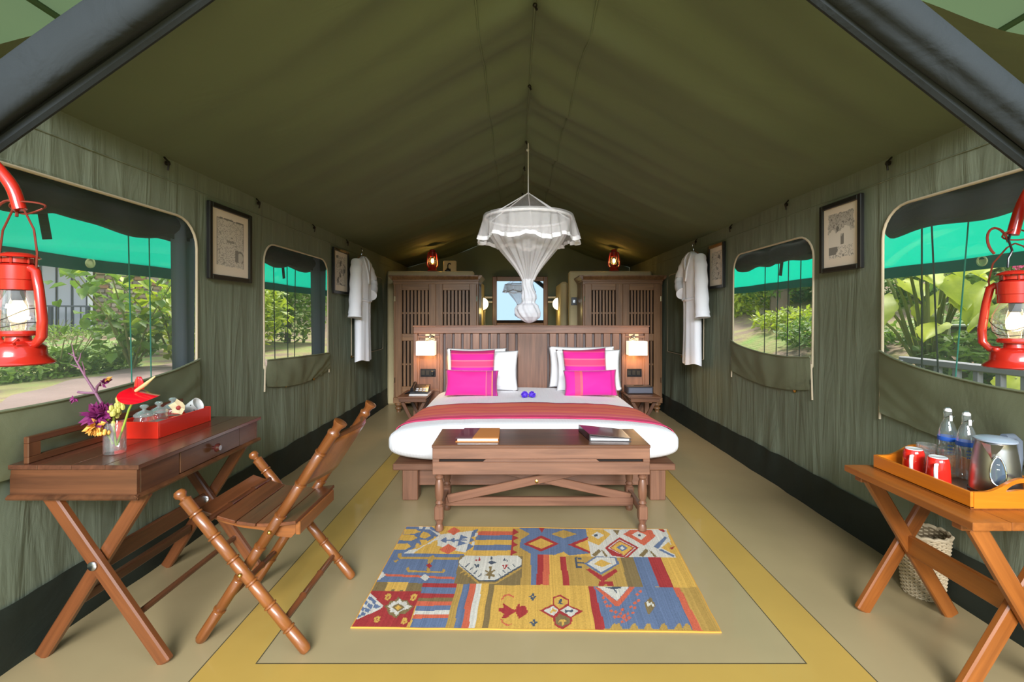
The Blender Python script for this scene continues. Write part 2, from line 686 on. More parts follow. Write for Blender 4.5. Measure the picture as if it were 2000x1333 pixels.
ox0, ox1, oy0, oy1 = -1.198, 1.335, 1.63, 5.75
ix0, ix1, iy0, iy1 = -1.0, 1.13, 1.83, 5.55
gw = 0.005
frect(ix0, ix1, iy0, iy1, 0)
frect(ox0, ix0 - gw, oy0, oy1, 1); frect(ix1 + gw, ox1, oy0, oy1, 1)
frect(ix0 - gw, ix1 + gw, oy0, iy0 - gw, 1); frect(ix0 - gw, ix1 + gw, iy1 + gw, oy1, 1)
frect(ix0 - gw, ix0, iy0, iy1, 2); frect(ix1, ix1 + gw, iy0, iy1, 2)
frect(ix0 - gw, ix1 + gw, iy0 - gw, iy0, 2); frect(ix0 - gw, ix1 + gw, iy1, iy1 + gw, 2)
frect(XL - 0.1, ox0 - gw, -2.5, YB + .1, 0); frect(ox1 + gw, XR + 0.1, -2.5, YB + .1, 0)
frect(ox0 - gw, ox1 + gw, -2.5, oy0 - gw, 0); frect(ox0 - gw, ox1 + gw, oy1 + gw, YB + .1, 0)
frect(ox0 - gw, ox0, oy0, oy1, 2); frect(ox1, ox1 + gw, oy0, oy1, 2)
frect(ox0 - gw, ox1 + gw, oy0 - gw, oy0, 2); frect(ox0 - gw, ox1 + gw, oy1, oy1 + gw, 2)
struct(fl.build('floor', [FIELD, STRIPE, GROOVE], fix=False))


def rrect(y0, y1, z0, z1, r, n=6, bottom_r=0.02):
    """rounded rectangle as a loop of (y, z)"""
    pts = []
    for cy, cz, a0, rr in ((y1 - bottom_r, z0 + bottom_r, -90, bottom_r), (y1 - r, z1 - r, 0, r), (y0 + r, z1 - r, 90, r), (y0 + bottom_r, z0 + bottom_r, 180, bottom_r)):
        for k in range(n + 1):
            a = math.radians(a0 + 90 * k / n)
            pts.append((cy + rr * math.cos(a), cz + rr * math.sin(a)))
    return pts


WIN_L = [(1.25, 2.88, 0.94, 1.93), (3.66, 4.90, 0.93, 1.925)]
WIN_R = [(1.25, 2.68, 0.98, 1.955), (3.31, 4.52, 0.98, 1.925)]
CLOSED_L, CLOSED_R = (5.62, 6.95, 0.86, 1.90), (5.22, 6.45, 0.86, 1.90)


def wall_disp(side, y, z):
    o = 0 if side < 0 else 31.7
    low = max(0.0, min(1.0, (1.0 - z) / 0.7))
    d = 0.010 * nz(y * 1.3 + o, z * 0.9) + 0.006 * nz(y * 5 + z * 1.6 + o, z * 0.7, 3)
    d += low * 0.016 * nz(y * 7.5 + o, z * 0.8, 7) * min(1, z / 0.2)
    up = max(0.0, min(1.0, (z - 1.95) / 0.25))
    d += up * 0.006 * nz(y * 9 - z * 5 + o, z, 5)
    return d


def wall_x(side, y, z):
    return (XL + wall_disp(-1, y, z)) if side < 0 else (XR - wall_disp(1, y, z))


def inside(poly, y, z):
    c = False
    n = len(poly)
    for i in range(n):
        (a, b), (d, e) = poly[i], poly[i - 1]
        if (b > z) != (e > z) and y < (d - a) * (z - b) / (e - b) + a:
            c = not c
    return c


def side_wall(side, name, holes):
    loops = [rrect(*h, r=0.17 if i == 0 else 0.16) for i, h in enumerate(holes)]
    pts, edges = [], []

    def loop(l):
        b = len(pts)
        pts.extend(Vector(p) for p in l)
        edges.extend((b + i, b + (i + 1) % len(l)) for i in range(len(l)))
    y = YF
    border = [(YF + (YB - YF) * i / 90, 0.0) for i in range(90)] + [(YB, EAVE * i / 26) for i in range(26)]
    border += [(YB - (YB - YF) * i / 90, EAVE) for i in range(90)] + [(YF, EAVE - EAVE * i / 26) for i in range(26)]
    loop(border)
    for l in loops:
        loop(l)
    ny, nzz = 130, 40
    for i in range(1, ny):
        for j in range(1, nzz):
            a, b = YF + (YB - YF) * i / ny, EAVE * j / nzz
            if not any(h[0] - .02 < a < h[1] + .02 and h[2] - .02 < b < h[3] + .02 for h in holes):
                pts.append(Vector((a, b)))
    vs, es, fs, *_ = delaunay_2d_cdt(pts, edges, [], 0, 1e-5)
    m = MB()
    keep = []
    for f in fs:
        cy = sum(vs[i][0] for i in f) / len(f)
        cz = sum(vs[i][1] for i in f) / len(f)
        if not any(inside(l, cy, cz) for l in loops):
            keep.append(tuple(f))
    m.add([(wall_x(side, p[0], p[1]), p[0], p[1] + (.03 if p[1] > EAVE - 1e-4 else 0)) for p in vs], keep)
    return struct(m.build(name, CANVAS, smooth=180, fix=False)), loops


wall_left, LOOPS_L = side_wall(-1, 'wall_left', WIN_L)
wall_right, LOOPS_R = side_wall(1, 'wall_right', WIN_R)


def on_wall(side, y, z, off):
    return V(wall_x(side, y, z) - side * off, y, z)


def wall_details(side, wall, closed):
    # hem seam under the eave, toggles on the eave, studs below the flaps, the closed window panel
    m = MB()
    n = 60
    m.tube([on_wall(side, YF + (YB - YF) * i / n, 2.115, 0.002) for i in range(n + 1)], 0.004, 6)
    m.build('hem_seam', CANVAS, wall)
    for y in ((2.62, 3.55, 4.55, 5.45) if side < 0 else (2.62, 3.6, 4.55, 5.4)):
        m = MB()
        m.lathe([(0.0, -.012), (.013, -.008), (.013, .008), (0, .012)], on_wall(side, y, EAVE - 0.035, 0.02), 10, Matrix.Rotation(PI / 2, 3, 'Y'))
        m.tube([on_wall(side, y, EAVE, 0.0), on_wall(side, y, EAVE - .03, .028), on_wall(side, y, EAVE - .075, .022)], .005, 6)
        m.build('toggle', DARKMETAL, wall)
    y0, y1, z0, z1 = closed
    l = rrect(y0, y1, z0, z1, 0.12)
    m = MB()
    m.tube([on_wall(side, a, b, 0.006) for a, b in l], 0.006, 6, closed=True)
    m.build('zip_piping', PIPING, wall)
    m = MB()
    m.grid(lambda u, v: on_wall(side, y0 + .03 + (y1 - y0 - .06) * u, z0 + .02 + (z1 - z0 - .04) * v, 0.004 + 0.012 * nz(u * 9, v * 1.2, 4) + .012), 30, 20)
    m.build('closed_window_cover', CANVAS, wall, smooth=180)


def stud(side, y, z, wall):
    m = MB()
    m.lathe([(0, 0), (.016, .001), (.016, .006), (.009, .013), (0, .014)], on_wall(side, y, z, 0.002), 12, Matrix.Rotation(-side * PI / 2, 3, 'Y'))
    m.build('brass_stud', BRASS, wall)


wall_details(-1, wall_left, CLOSED_L)
wall_details(1, wall_right, CLOSED_R)
for y, z in ((3.99, .76), (4.55, .74), (5.62, .86), (6.3, .84)):
    stud(-1, y, z, wall_left)
for y, z in ((3.52, .79), (3.95, .80), (4.22, .855), (2.50, .79), (5.9, .84)):
    stud(1, y, z, wall_right)

# ground-sheet band along the foot of each wall
for side, nm in ((-1, 'baseboard_left'), (1, 'baseboard_right')):
    m = MB()

    def fband(u, v, side=side):
        y = YF + (YB - YF) * u
        z = 0.245 * v + (0.012 * nz(y * 3, 2.2) if v > .9 else 0)
        return (wall_x(side, y, z) - side * (0.012 + 0.014 * (1 - v) + 0.004 * nz(y * 6, v * 3)), y, z)
    m.grid(fband, 120, 6)
    struct(m.build(nm, SKIRT, smooth=180, fix=False))

# roof: two slopes with folds running down from the ridge
YR = 1.62


def roof_pt(side, u, v):
    """u from ridge to eave, v along the tent"""
    y = YR + (YB - YR) * v
    xe = XL if side < 0 else XR
    x = XRIDGE + (xe - XRIDGE) * u
    z = RIDGE + (EAVE - RIDGE) * u
    a = abs(x - XRIDGE)
    w = y - 0.38 * a
    d = 0.026 * nz(w * 3.4, a * 0.55, side * 2.0) + 0.012 * nz(w * 8.0, a * 0.8, side * 5.0)
    d += 0.05 * math.cos(w * 2 * PI / 0.92) * math.exp(-a * 1.5) + .016 * math.cos(w * 2 * PI / 0.31 + 1.3) * math.exp(-a * 1.2)
    d += 0.02 * nz(y * 0.8, a * 1.2, side * 9.0)
    d *= max(0.0, min(1.0, (1.0 - u) * 5)) * min(1, u / 0.04 + .25)
    d -= 0.035 * math.sin(PI * min(u, 1.0))
    return (x, y, z + d * 1.0)


for side, nm in ((-1, 'ceiling_left'), (1, 'ceiling_right')):
    m = MB()
    m.grid(lambda u, v, s=side: roof_pt(s, u * 1.03, v), 48, 150)
    ro = struct(m.build(nm, ROOFCLOTH, smooth=180, fix=False))
    m = MB()
    xs = -0.18 if side < 0 else 0.38
    us = (xs - XRIDGE) / ((XL if side < 0 else XR) - XRIDGE)
    m.tube([V(*roof_pt(side, us, i / 80)) + V(0, 0, .0) for i in range(81)], 0.006, 6)
    m.build('roof_seam', ROOFCLOTH, ro)
    if side < 0:
        for y in (2.31, 3.13, 4.12, 4.88, 5.9):
            m = MB()
            p = V(XRIDGE, y, RIDGE - .004)
            m.tube([p, p - V(0, 0, .025), p - V(-.01, 0, .045)], .006, 6)
            m.ball(p - V(0, 0, .02), .012, 8, 6)
            m.build('ridge_hook', DARKMETAL, ro)
        m = MB()
        m.tube([V(*roof_pt(-1, 0, i / 80)) + V(0, 0, -.002) for i in range(81)], 0.006, 6)
        m.build('ridge_seam', ROOFCLOTH, ro)

# back wall (gable)
m = MB()


def gable(u, v):
    x = XL + (XR - XL) * u
    top = EAVE + (RIDGE - EAVE) * (1 - abs(x - XRIDGE) / ((XRIDGE - XL) if x < XRIDGE else (XR - XRIDGE)))
    return (x, YB + 0.015 * nz(x * 2, v * 2), top * v)


m.grid(gable, 40, 30)
struct(m.build('wall_back', CANVAS, smooth=180, fix=False))

# pale fly sheet over the open front
m = MB()


def fly(u, v):
    x = -3.4 + 6.9 * u
    y = .7 + 1.3 * v
    return (x, y, 3.13 - 0.335 * abs(x - XRIDGE) + 0.02 * nz(x * 2, y * 1.2))


m.grid(fly, 40, 24)
awn = tag(m.build('fly_sheet', AWNING, smooth=180, fix=False), 'pale green fly sheet of the tent above the open front', 'canopy')
for i, x in enumerate((-2.35, -1.75, 1.95, 2.5)):
    m = MB()
    m.tube([(x, .7 + 1.3 * k / 12, 3.115 - 0.335 * abs(x - XRIDGE)) for k in range(13)], .012, 6)
    m.build('seam', AWNING, awn)

# rolled-up door curtains, slung diagonally at the front corners


def door_roll(name, pts, label, R):
    t = thing(name, pts[0], label, 'curtain', 'rolled door curtains')
    m = MB()
    P = [Vector(p) for p in pts]

    def f(u, v):
        s = v * (len(P) - 1)
        i = min(int(s), len(P) - 2)
        p = P[i].lerp(P[i + 1], s - i)
        d = (P[-1] - P[0]).normalized()
        up = V(0, 0, 1) - d * d.z
        up.normalize()
        fw = d.cross(up)
        a = 2 * PI * u
        r = R + 0.010 * nz(math.cos(a) * 1.5, math.sin(a) * 1.5, v * 2.5) + 0.007 * math.cos(3 * a + v * 2)
        r *= 1.0 - 0.05 * math.cos(v * 9)
        return p + up * math.cos(a) * r + fw * math.sin(a) * r * 0.75
    m.grid(f, 40, 40, wrap=True)
    m.build('rolled_cloth', ROLLCLOTH, t, smooth=180)
    m = MB()
    d = (P[-1] - P[0]).normalized()
    up = (V(0, 0, 1) - d * d.z).normalized()
    c = P[1] - up * R * .9
    m.tube([P[0] - up * R * .9 + V(0, .05, 0), c + V(0, .05, 0), P[-1] - up * R * .85 + V(0, .05, 0)], 0.02, 8)
    m.build('bound_edge', ROLLCLOTH, t)
    return t


door_roll('rolled_door_curtain', [(-0.751, 1.50, 2.674), (-1.195, 1.50, 2.3555), (-1.639, 1.50, 2.038), (-1.90, 1.50, 1.85)],
          'rolled slate grey door curtain slung above the left red hanging lantern', .076)
door_roll('rolled_door_curtain', [(.60, 1.36, 2.616), (1.05, 1.36, 2.262), (1.50, 1.36, 1.9025), (1.96, 1.36, 1.547)],
          'rolled slate grey door curtain slung above the right red hanging lantern', .063)


# ------------------------------------------------------------------ windows
def window(n, side, hole, loop, flap_z, strap, cords, edge_post):
    y0, y1, z0, z1 = hole
    t = bpy.data.objects.new('window_%d' % n, None)
    COL.objects.link(t)
    t.location = (wall_x(side, (y0 + y1) / 2, z0), (y0 + y1) / 2, z0)
    struct(t)
    out = side     # outward x direction
    # insect screen
    m = MB()

    def scr(u, v):
        y, z = y0 - .03 + (y1 - y0 + .06) * u, z0 - .03 + (z1 - z0 + .06) * v
        return V(wall_x(side, y, z) + out * (.012 + .008 * nz(y * 6, z * 1.2, n)), y, z)
    m.grid(scr, 40, 16)
    m.build('insect_screen', SCREEN, t, smooth=180, fix=False)
    # zip piping
    m = MB()
    top = [p for p in loop]
    m.tube([on_wall(side, a, b, 0.004) for a, b in top], 0.0075, 8, closed=True)
    for y in (y0, y1):
        m.tube([on_wall(side, y + 0.012 * k / 6 * (1 if y == y1 else -1), z0 + .03 - (z0 + .03 - .76) * k / 6, 0.012) for k in range(7)], 0.0065, 8)
    m.build('zip_piping', PIPING, t)
    # storm flap hanging from its own top edge, dropped below the opening
    m = MB()
    zc0, zmid, zc1, zb = flap_z
    s0, s1 = y0 - .004, y1 + .004

    def ztop(u):
        return zc0 + (zc1 - zc0) * u - (((zc0 + zc1) / 2 - zmid) * (1 - abs(2 * u - 1) ** 2.2))

    def flap(u, v):
        y = s0 + (s1 - s0) * u
        bot = zb + 0.06 * (abs(2 * u - 1) ** 2)
        z = bot + (ztop(u) - bot) * v
        bulge = 0.010 + 0.034 * math.sin(PI * min(1, v * .62)) * (1 - abs(2 * u - 1) ** 3)
        bulge += 0.008 * nz(y * 5, z * 5, n) + 0.01 * nz((u - .5) * 6 / (v + .3), v, n + 4)
        return V(wall_x(side, y, z) - out * (bulge + .012), y, z)
    m.grid(flap, 44, 14)
    m.build('storm_flap', FLAPCLOTH, t, smooth=180, fix=False)
    m = MB()
    m.tube([flap(k / 40, 1.0) + V(-out * .002, 0, 0) for k in range(41)], 0.006, 6)
    m.build('flap_hem', FLAPCLOTH, t)
    # blind rolled up outside the screen
    m = MB()

    def roll(u, v):
        a = 2 * PI * u
        y = y0 - .05 + (y1 - y0 + .1) * v
        r = 0.088 + 0.016 * nz(y * 3.5, n, math.cos(a)) - 0.012 * math.exp(-((v - strap) / .03) ** 2)
        return V(XL - .10 if side < 0 else XR + .10, y, z1 - .055) + V(math.cos(a) * r * .8, 0, math.sin(a) * r - .012 * math.sin(v * 17 + n))
    m.grid(roll, 20, 60, wrap=True)
    m.build('rolled_blind', BLINDCLOTH, t, smooth=180)
    m = MB()
    m.grid(lambda u, v: V((XL - .05) if side < 0 else (XR + .05), y0 - .05 + (y1 - y0 + .1) * u, z1 + .06 - .17 * v - .02 * abs(math.sin(u * 11 + n)) * v), 40, 4)
    m.build('blind_heading', BLINDCLOTH, t, smooth=180, fix=False)
    m = MB()
    ys = y0 + (y1 - y0) * strap
    xo = (XL - .16) if side < 0 else (XR + .16)
    m.bar((xo + out * .0, ys, z1 - .08), (xo, ys + .03, z1 - .235), .004, .045, V(0, 1, 0), .001)
    m.build('blind_strap', BLINDCLOTH, t)
    for y, dy, green in cords:
        m = MB()
        xo = (XL - .2) if side < 0 else (XR + .2)
        m.tube([(xo, y + dy * k / 6, z1 - .05 - (z1 - z0 + .05) * k / 6) for k in range(7)], .0035 if green else .0045, 6)
        m.build('green_cord' if green else 'dark_cord', CORDGREEN if green else BLINDCLOTH, t)
    if edge_post:
        ya, yb = edge_post
        m = MB()
        m.grid(lambda u, v: V((XL - .04) if side < 0 else (XR + .04), ya + (yb - ya) * u, z0 + (z1 - z0) * v) + V(out * .015 * math.sin(u * 9 + v), 0, 0), 8, 10)
        m.build('gathered_screen_curtain', CURTAINGREY, t, smooth=180)
    return t


EYELET = plain('pale_eyelet', srgb(196, 204, 150), 0.5)
CORDGREEN = plain('green_cord', srgb(16, 120, 104), 0.7)
CURTAINGREY = sheer('blue_grey_curtain', srgb(98, 106, 116), 1.0, 0.3)
window(1, -1, WIN_L[0], LOOPS_L[0], (1.03, 1.0, 1.085, .72), .52, [(2.62, .03, True), (2.77, .02, True)], (2.74, 2.93))
window(2, -1, WIN_L[1], LOOPS_L[1], (1.005, .985, .965, .74), .5, [(3.86, -.12, False), (4.2, .03, False), (4.45, .02, False), (4.62, -.02, False)], (4.62, 4.95))
window(3, 1, WIN_R[0], LOOPS_R[0], (1.10, 1.045, 1.15, .74), .5, [(2.60, -.05, False), (2.66, 0, False), (2.38, .09, True)], None)
window(4, 1, WIN_R[1], LOOPS_R[1], (1.06, 1.045, 1.115, .77), .55, [(3.42, -.08, False), (3.78, .03, False), (4.1, .05, False), (4.32, .02, False), (3.95, .03, False)], None)

# teal shade cloth sloping down outside the windows
for side, lab in ((-1, 'teal shade cloth outside the left wall windows with a dark hem'), (1, 'teal shade cloth outside the right wall windows with a dark hem')):
    x0 = XL - .06 if side < 0 else XR + .06
    t = thing('shade_cloth', (x0 + side * .4, 4.5, 1.6), lab, 'awning', 'shade cloths outside the windows')
    m = MB()

    def sh(u, v, side=side, x0=x0):
        y = .6 + 7.8 * u
        return V(x0 + side * (.03 + .40 * v), y, 2.24 - .56 * v + .01 * nz(y * 2, v * 2, side))
    m.grid(sh, 60, 10)
    m.build('cloth', SHADECLOTH, t, smooth=180, fix=False)
    m = MB()
    m.grid(lambda u, v, side=side, x0=x0: V(x0 + side * (.435 + .02 * v), .6 + 7.8 * u, 1.695 - .085 * v + .008 * nz(u * 16, side)), 60, 3)
    m.build('hem', SHADEHEM, t, smooth=180, fix=False)
    for y in ((2.72, 4.3) if side < 0 else (2.62, 3.55)):
        m = MB()
        c = V(x0 + side * .44, y, 1.655)
        m.lathe([(.022, -.004), (.03, -.004), (.03, .004), (.022, .004), (.022, -.004)], c, 14, Matrix.Rotation(PI / 2, 3, 'Y'), caps=False)
        m.lathe([(0, .002), (.022, .002)], c, 14, Matrix.Rotation(PI / 2, 3, 'Y'), caps=False)
        m.build('eyelet', EYELET, t)

# ------------------------------------------------------------------ cream half walls behind the wardrobes
m = MB()
m.box(-1.935, -.62, 7.15, 7.32, 0, 2.03, .02)
m.box(-.66, -.545, 7.3, 8.52, 0, 1.93, .04)
struct(m.build('partition_left', CREAM))
m = MB()
m.box(.83, 2.085, 7.15, 7.32, 0, 2.03, .02)
m.box(.745, .86, 7.6, 8.52, 0, 1.90, .03)
struct(m.build('partition_right', CREAM))

SLOTDARK = plain('painted_slot_shade', srgb(26, 18, 14), 0.9)  # near-black colour put in for the shade inside slots and wardrobes
CHROME = plain('chrome', srgb(220, 220, 222), 0.12, 1.0)


# ------------------------------------------------------------------ wardrobes
def wardrobe(x0, x1, y0, y1, label, hinge):
    t = thing('wardrobe', ((x0 + x1) / 2, (y0 + y1) / 2, 0), label, 'wardrobe', 'slatted wardrobes')
    zt, zb = 1.80, .13
    m = MB()
    m.box(x0, x0 + .03, y0 + .03, y1, zb, zt); m.box(x1 - .03, x1, y0 + .03, y1, zb, zt)
    m.box(x0 + .03, x1 - .03, y1 - .02, y1, zb, zt)
    m.box(x0, x1, y0 + .005, y1, zb, zb + .08)
    m.box(x0, x1, y0 + .005, y1, zt - .02, zt + .04)
    for xx in (x0 + .005, (x0 + x1) / 2 - .012, x1 - .03):
        m.box(xx, xx + .026, y0 + .01, y0 + .05, zb + .08, zt)
    m.build('carcass', WARDWOOD, t)
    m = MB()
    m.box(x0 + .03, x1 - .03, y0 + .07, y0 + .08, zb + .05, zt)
    m.build('shade_panel', SLOTDARK, t)  # added dark sheet close behind the slats, imitating shade
    m = MB()
    m.box(x0 - .01, x1 + .01, y0 - .01, y1, zt + .03, zt + .06)
    prof = [(0, 0), (.015, 0), (.03, .02), (.05, .045), (.05, .06), (0, .06)]
    m.prism(prof, (x0 - .01, y0, zt + .05), (0, -1, 0), (0, 0, 1), (1, 0, 0), x1 - x0 + .02)
    for xx, sx in ((x0, -1), (x1, 1)):
        m.prism(prof, (xx, y0 - .05, zt + .05), (sx, 0, 0), (0, 0, 1), (0, 1, 0), y1 - y0 + .05)
    m.build('cornice', WARDWOOD, t)
    for xx in (x0 + .06, x1 - .06):
        for yy in (y0 + .07, y1 - .07):
            m = MB()
            m.lathe([(.03, 0), (.026, .01), (.03, .03), (.05, .05), (.045, .065), (.03, .075), (.055, .1), (.055, .135)], (xx, yy, 0), 14)
            m.build('turned_foot', WARDWOOD, t)
    xm = (x0 + x1) / 2
    for k, (a, b) in enumerate(((x0 + .03, xm - .002), (xm + .002, x1 - .03))):
        za, zc = zb + .085, zt - .005
        st, r = .095, .10
        m = MB()
        m.box(a, a + st, y0, y0 + .03, za, zc); m.box(b - st, b, y0, y0 + .03, za, zc)
        m.box(a + st, b - st, y0, y0 + .03, zc - .09, zc)
        m.box(a + st, b - st, y0, y0 + .03, za, za + .15)
        m.box(a + st, b - st, y0, y0 + .03, 1.0, 1.10)
        d = m.build('door', WARDWOOD, t)
        m = MB()
        m.box(a + st, b - st, y0 + .022, y0 + .03, 1.375, 1.40, .002)
        m.build('mid_rail', WARDWOOD, d)
        m = MB()
        m.box(a + st, b - st, y0 + .022, y0 + .03, .66, .685, .002)
        m.build('mid_rail', WARDWOOD, d)
        n = 7
        w = (b - a - 2 * st)
        gap = .0175
        sw = (w - gap * (n + 1)) / n
        for (zl, zh) in ((za + .15, 1.0), (1.10, zc - .09)):
            for i in range(n):
                xs = a + st + gap + i * (sw + gap)
                m = MB()
                m.box(xs, xs + sw, y0 + .004, y0 + .022, zl, zh, .002)
                m.build('slat', WARDWOOD, d)
        m = MB()
        hx = (b - .03) if k == 0 else (a + .03)
        m.ball((hx, y0 - .012, 1.02), .013, 10, 6)
        m.build('knob', WARDWOOD, d)
        for hz in (.42, 1.55):
            m = MB()
            ex = a - .004 if k == 0 else b + .004
            m.tube([(ex, y0 - .004, hz), (ex, y0 - .004, hz + .07)], .006, 8)
            m.build('hinge', CHROME, d)
    return t


wardrobe(-1.69, -.50, 6.55, 7.12, 'slatted teak wardrobe on turned feet behind the bedside telephone', 0)
wardrobe(.947, 2.06, 6.55, 7.12, 'slatted teak wardrobe on turned feet behind the black tissue box', 1)

# ------------------------------------------------------------------ back wall: mirror, rails, sconces
MX, MZ = .10, 1.60
t = thing('mirror', (MX, 8.54, 1.14), 'wood framed mirror on the back wall behind the mosquito net', 'mirror')
m = MB()
for a in ((MX - .5, MX - .42, 1.14, 2.06), (MX + .42, MX + .5, 1.14, 2.06)):
    m.box(a[0], a[1], 8.49, 8.54, a[2], a[3], .008)
m.box(MX - .42, MX + .42, 8.49, 8.54, 1.14, 1.22, .008); m.box(MX - .42, MX + .42, 8.49, 8.54, 1.975, 2.06, .008)
m.build('frame', WARDWOOD, t)
m = MB()
m.box(MX - .42, MX + .42, 8.515, 8.53, 1.22, 1.975, .001)
m.build('glass', MIRROR, t)
RAILWHITE = plain('white_rail', srgb(214, 208, 196), 0.5)
for xa, xb, lab in ((-.54, -.40, 'pair of white rails on the back wall beside the left globe sconce'), (.60, .745, 'pair of white rails on the back wall beside the right globe sconce')):
    t = thing('towel_rail', ((xa + xb) / 2, 8.5, 1.58), lab, 'rail', 'white rails beside the mirror')
    for z in (1.60, 1.68):
        m = MB()
        m.box(xa, xb, 8.47, 8.53, z - .018, z + .018, .006)
        m.build('rail', RAILWHITE, t)

SCONCE = glow('sconce_globe_light', (1.0, 0.86, 0.55, 1), 3.0)
for x, s, lab in ((-.545, 1, 'round glowing sconce on the cream wall end left of the mirror'), (.745, -1, 'round glowing sconce on the cream wall end right of the mirror')):
    y = 7.95
    t = thing('wall_sconce', (x, y, 1.55), lab, 'lamp', 'round sconces beside the mirror')
    m = MB()
    m.lathe([(0, 0), (.11, 0), (.115, .012), (.10, .02)], (x, y, 1.55), 24, Matrix.Rotation(s * PI / 2, 3, 'Y'))
    m.build('back_plate', PIPING, t)
    m = MB()
    m.lathe([(.10, .015), (.10, .03), (.08, .07), (.045, .095), (0, .105)], (x, y, 1.55), 24, Matrix.Rotation(s * PI / 2, 3, 'Y'), caps=False)
    m.build('globe', SCONCE, t)
    d = bpy.data.lights.new('sconce_light', 'POINT')
    d.energy, d.color, d.shadow_soft_size = 2.2, (1.0, .72, .25), .05
    o = bpy.data.objects.new('sconce_light', d)
    COL.objects.link(o)
    o.parent = t
    o.location = (s * .14, 0, -.12)
# pull cord under the left sconce, thermostat on the right half wall
m = MB()
m.tube([(-.50, 7.9, 1.46), (-.50, 7.9, 1.3), (-.49, 7.9, 1.12)], .006, 6)
tag(m.build('pull_cord', PIPING), 'cream pull cord hanging under the left globe sconce', 'cord')
t = thing('wall_switch', (.905, 7.148, 1.51), 'black switch on the cream half wall beside the right wardrobe', 'switch')
m = MB(); m.box(.86, .945, 7.138, 7.149, 1.51, 1.63, .004); m.build('plate', BLACKGLOSS, t)
m = MB(); m.box(.885, .92, 7.132, 7.139, 1.545, 1.59, .003); m.build('rocker', STEEL, t)

# ------------------------------------------------------------------ carton and hook on the left half wall
t = thing('carton', (-1.0, 7.25, 2.03), 'beige carton standing on the cream half wall above the left wardrobe', 'box')
BEIGE = plain('beige_card', srgb(184, 168, 130), 0.8)
m = MB(); m.box(-1.10, -.90, 7.255, 7.318, 2.03, 2.195, .006); m.build('body', BEIGE, t)
m = MB(); m.box(-1.085, -.915, 7.265, 7.308, 2.195, 2.2, .002); m.build('lid_flap', BEIGE, t)
m = MB(); m.box(-1.055, -.985, 7.252, 7.2555, 2.05, 2.075, .001); m.build('handle_slot', SLOTDARK, t)
t = thing('small_tap', (-1.02, 7.185, 2.03), 'small dark curved spout in front of the beige carton', 'ornament')
m = MB(); m.lathe([(.05, 0), (.05, .008), (.035, .022), (.018, .035), (.012, .05), (0, .05)], (-1.02, 7.2, 2.03), 16); m.build('base', BLACKGLOSS, t)
m = MB(); m.tube([(-1.02, 7.2, 2.07), (-1.02, 7.2, 2.12), (-1.012, 7.2, 2.145), (-.99, 7.2, 2.15), (-.975, 7.2, 2.135)], .009, 8); m.build('spout', BLACKGLOSS, t)

# ------------------------------------------------------------------ headboard with its lamps and sockets
HX0, HX1, HY = -1.134, 1.507, 5.27
HZ = 1.236
t = thing('headboard', ((HX0 + HX1) / 2, HY, 0), 'long slatted teak headboard standing behind the pillows', 'headboard')
m = MB()
m.box(HX0, HX1, HY, HY + .06, HZ - .085, HZ, .006)
m.box(HX0 - .004, HX1 + .004, HY - .012, HY + .07, HZ - .012, HZ + .006, .004)
m.box(HX0, HX1, HY, HY + .06, 0, .12, .006)
for a, b in ((HX0, -1.085), (-.84, -.80), (1.20, 1.24), (1.455, HX1)):
    m.box(a, b, HY, HY + .06, .12, HZ - .085, .005)
m.build('frame', BEDWOOD, t)
m = MB()
m.box(HX0 + .02, HX1 - .02, HY + .042, HY + .055, .1, HZ - .05, .002)
m.build('backing', plain('grey_backing', srgb(104, 92, 90), .7), t)
m = MB()
m.box(.035, .365, HY + .008, HY + .042, .12, HZ - .085, .004)
m.build('centre_panel', BEDWOOD, t)
for x0, x1 in ((-.80, .035), (.365, 1.20)):
    n = 8
    gap = .028
    sw = (x1 - x0 - gap * (n + 1)) / n
    for i in range(n):
        m = MB()
        a = x0 + gap + i * (sw + gap)
        m.box(a, a + sw, HY + .006, HY + .04, .12, HZ - .085, .004)
        m.build('slat', BEDWOOD, t)
for a, b in ((-1.085, -.84), (1.24, 1.455)):
    m = MB()
    m.box(a + .004, b - .004, HY + .02, HY + .042, .12, HZ - .085, .003)
    m.build('niche_panel', BEDWOOD, t)
    m = MB()
    m.box(a, b, HY + .004, HY + .024, 1.10, 1.125, .002); m.box(a, b, HY + .004, HY + .024, .50, .525, .002)
    m.box(a + .0, a + .02, HY + .004, HY + .022, .525, 1.10, .002); m.box(b - .02, b, HY + .004, HY + .022, .525, 1.10, .002)
    m.build('niche_moulding', BEDWOOD, t)

SHADE = None
m_, nt_, out_ = mat_new('lit_lamp_shade')
e_ = N(nt_, 'ShaderNodeEmission', Color=(1.0, .84, .62, 1), Strength=.95)
d_ = N(nt_, 'ShaderNodeBsdfDiffuse', Color=srgb(244, 236, 220))
a_ = N(nt_, 'ShaderNodeAddShader')
nt_.links.new(e_.outputs[0], a_.inputs[0]); nt_.links.new(d_.outputs[0], a_.inputs[1]); nt_.links.new(a_.outputs[0], out_.inputs[0])
SHADE = m_
PLATE = plain('cream_lamp_plate', srgb(226, 206, 166), 0.4)


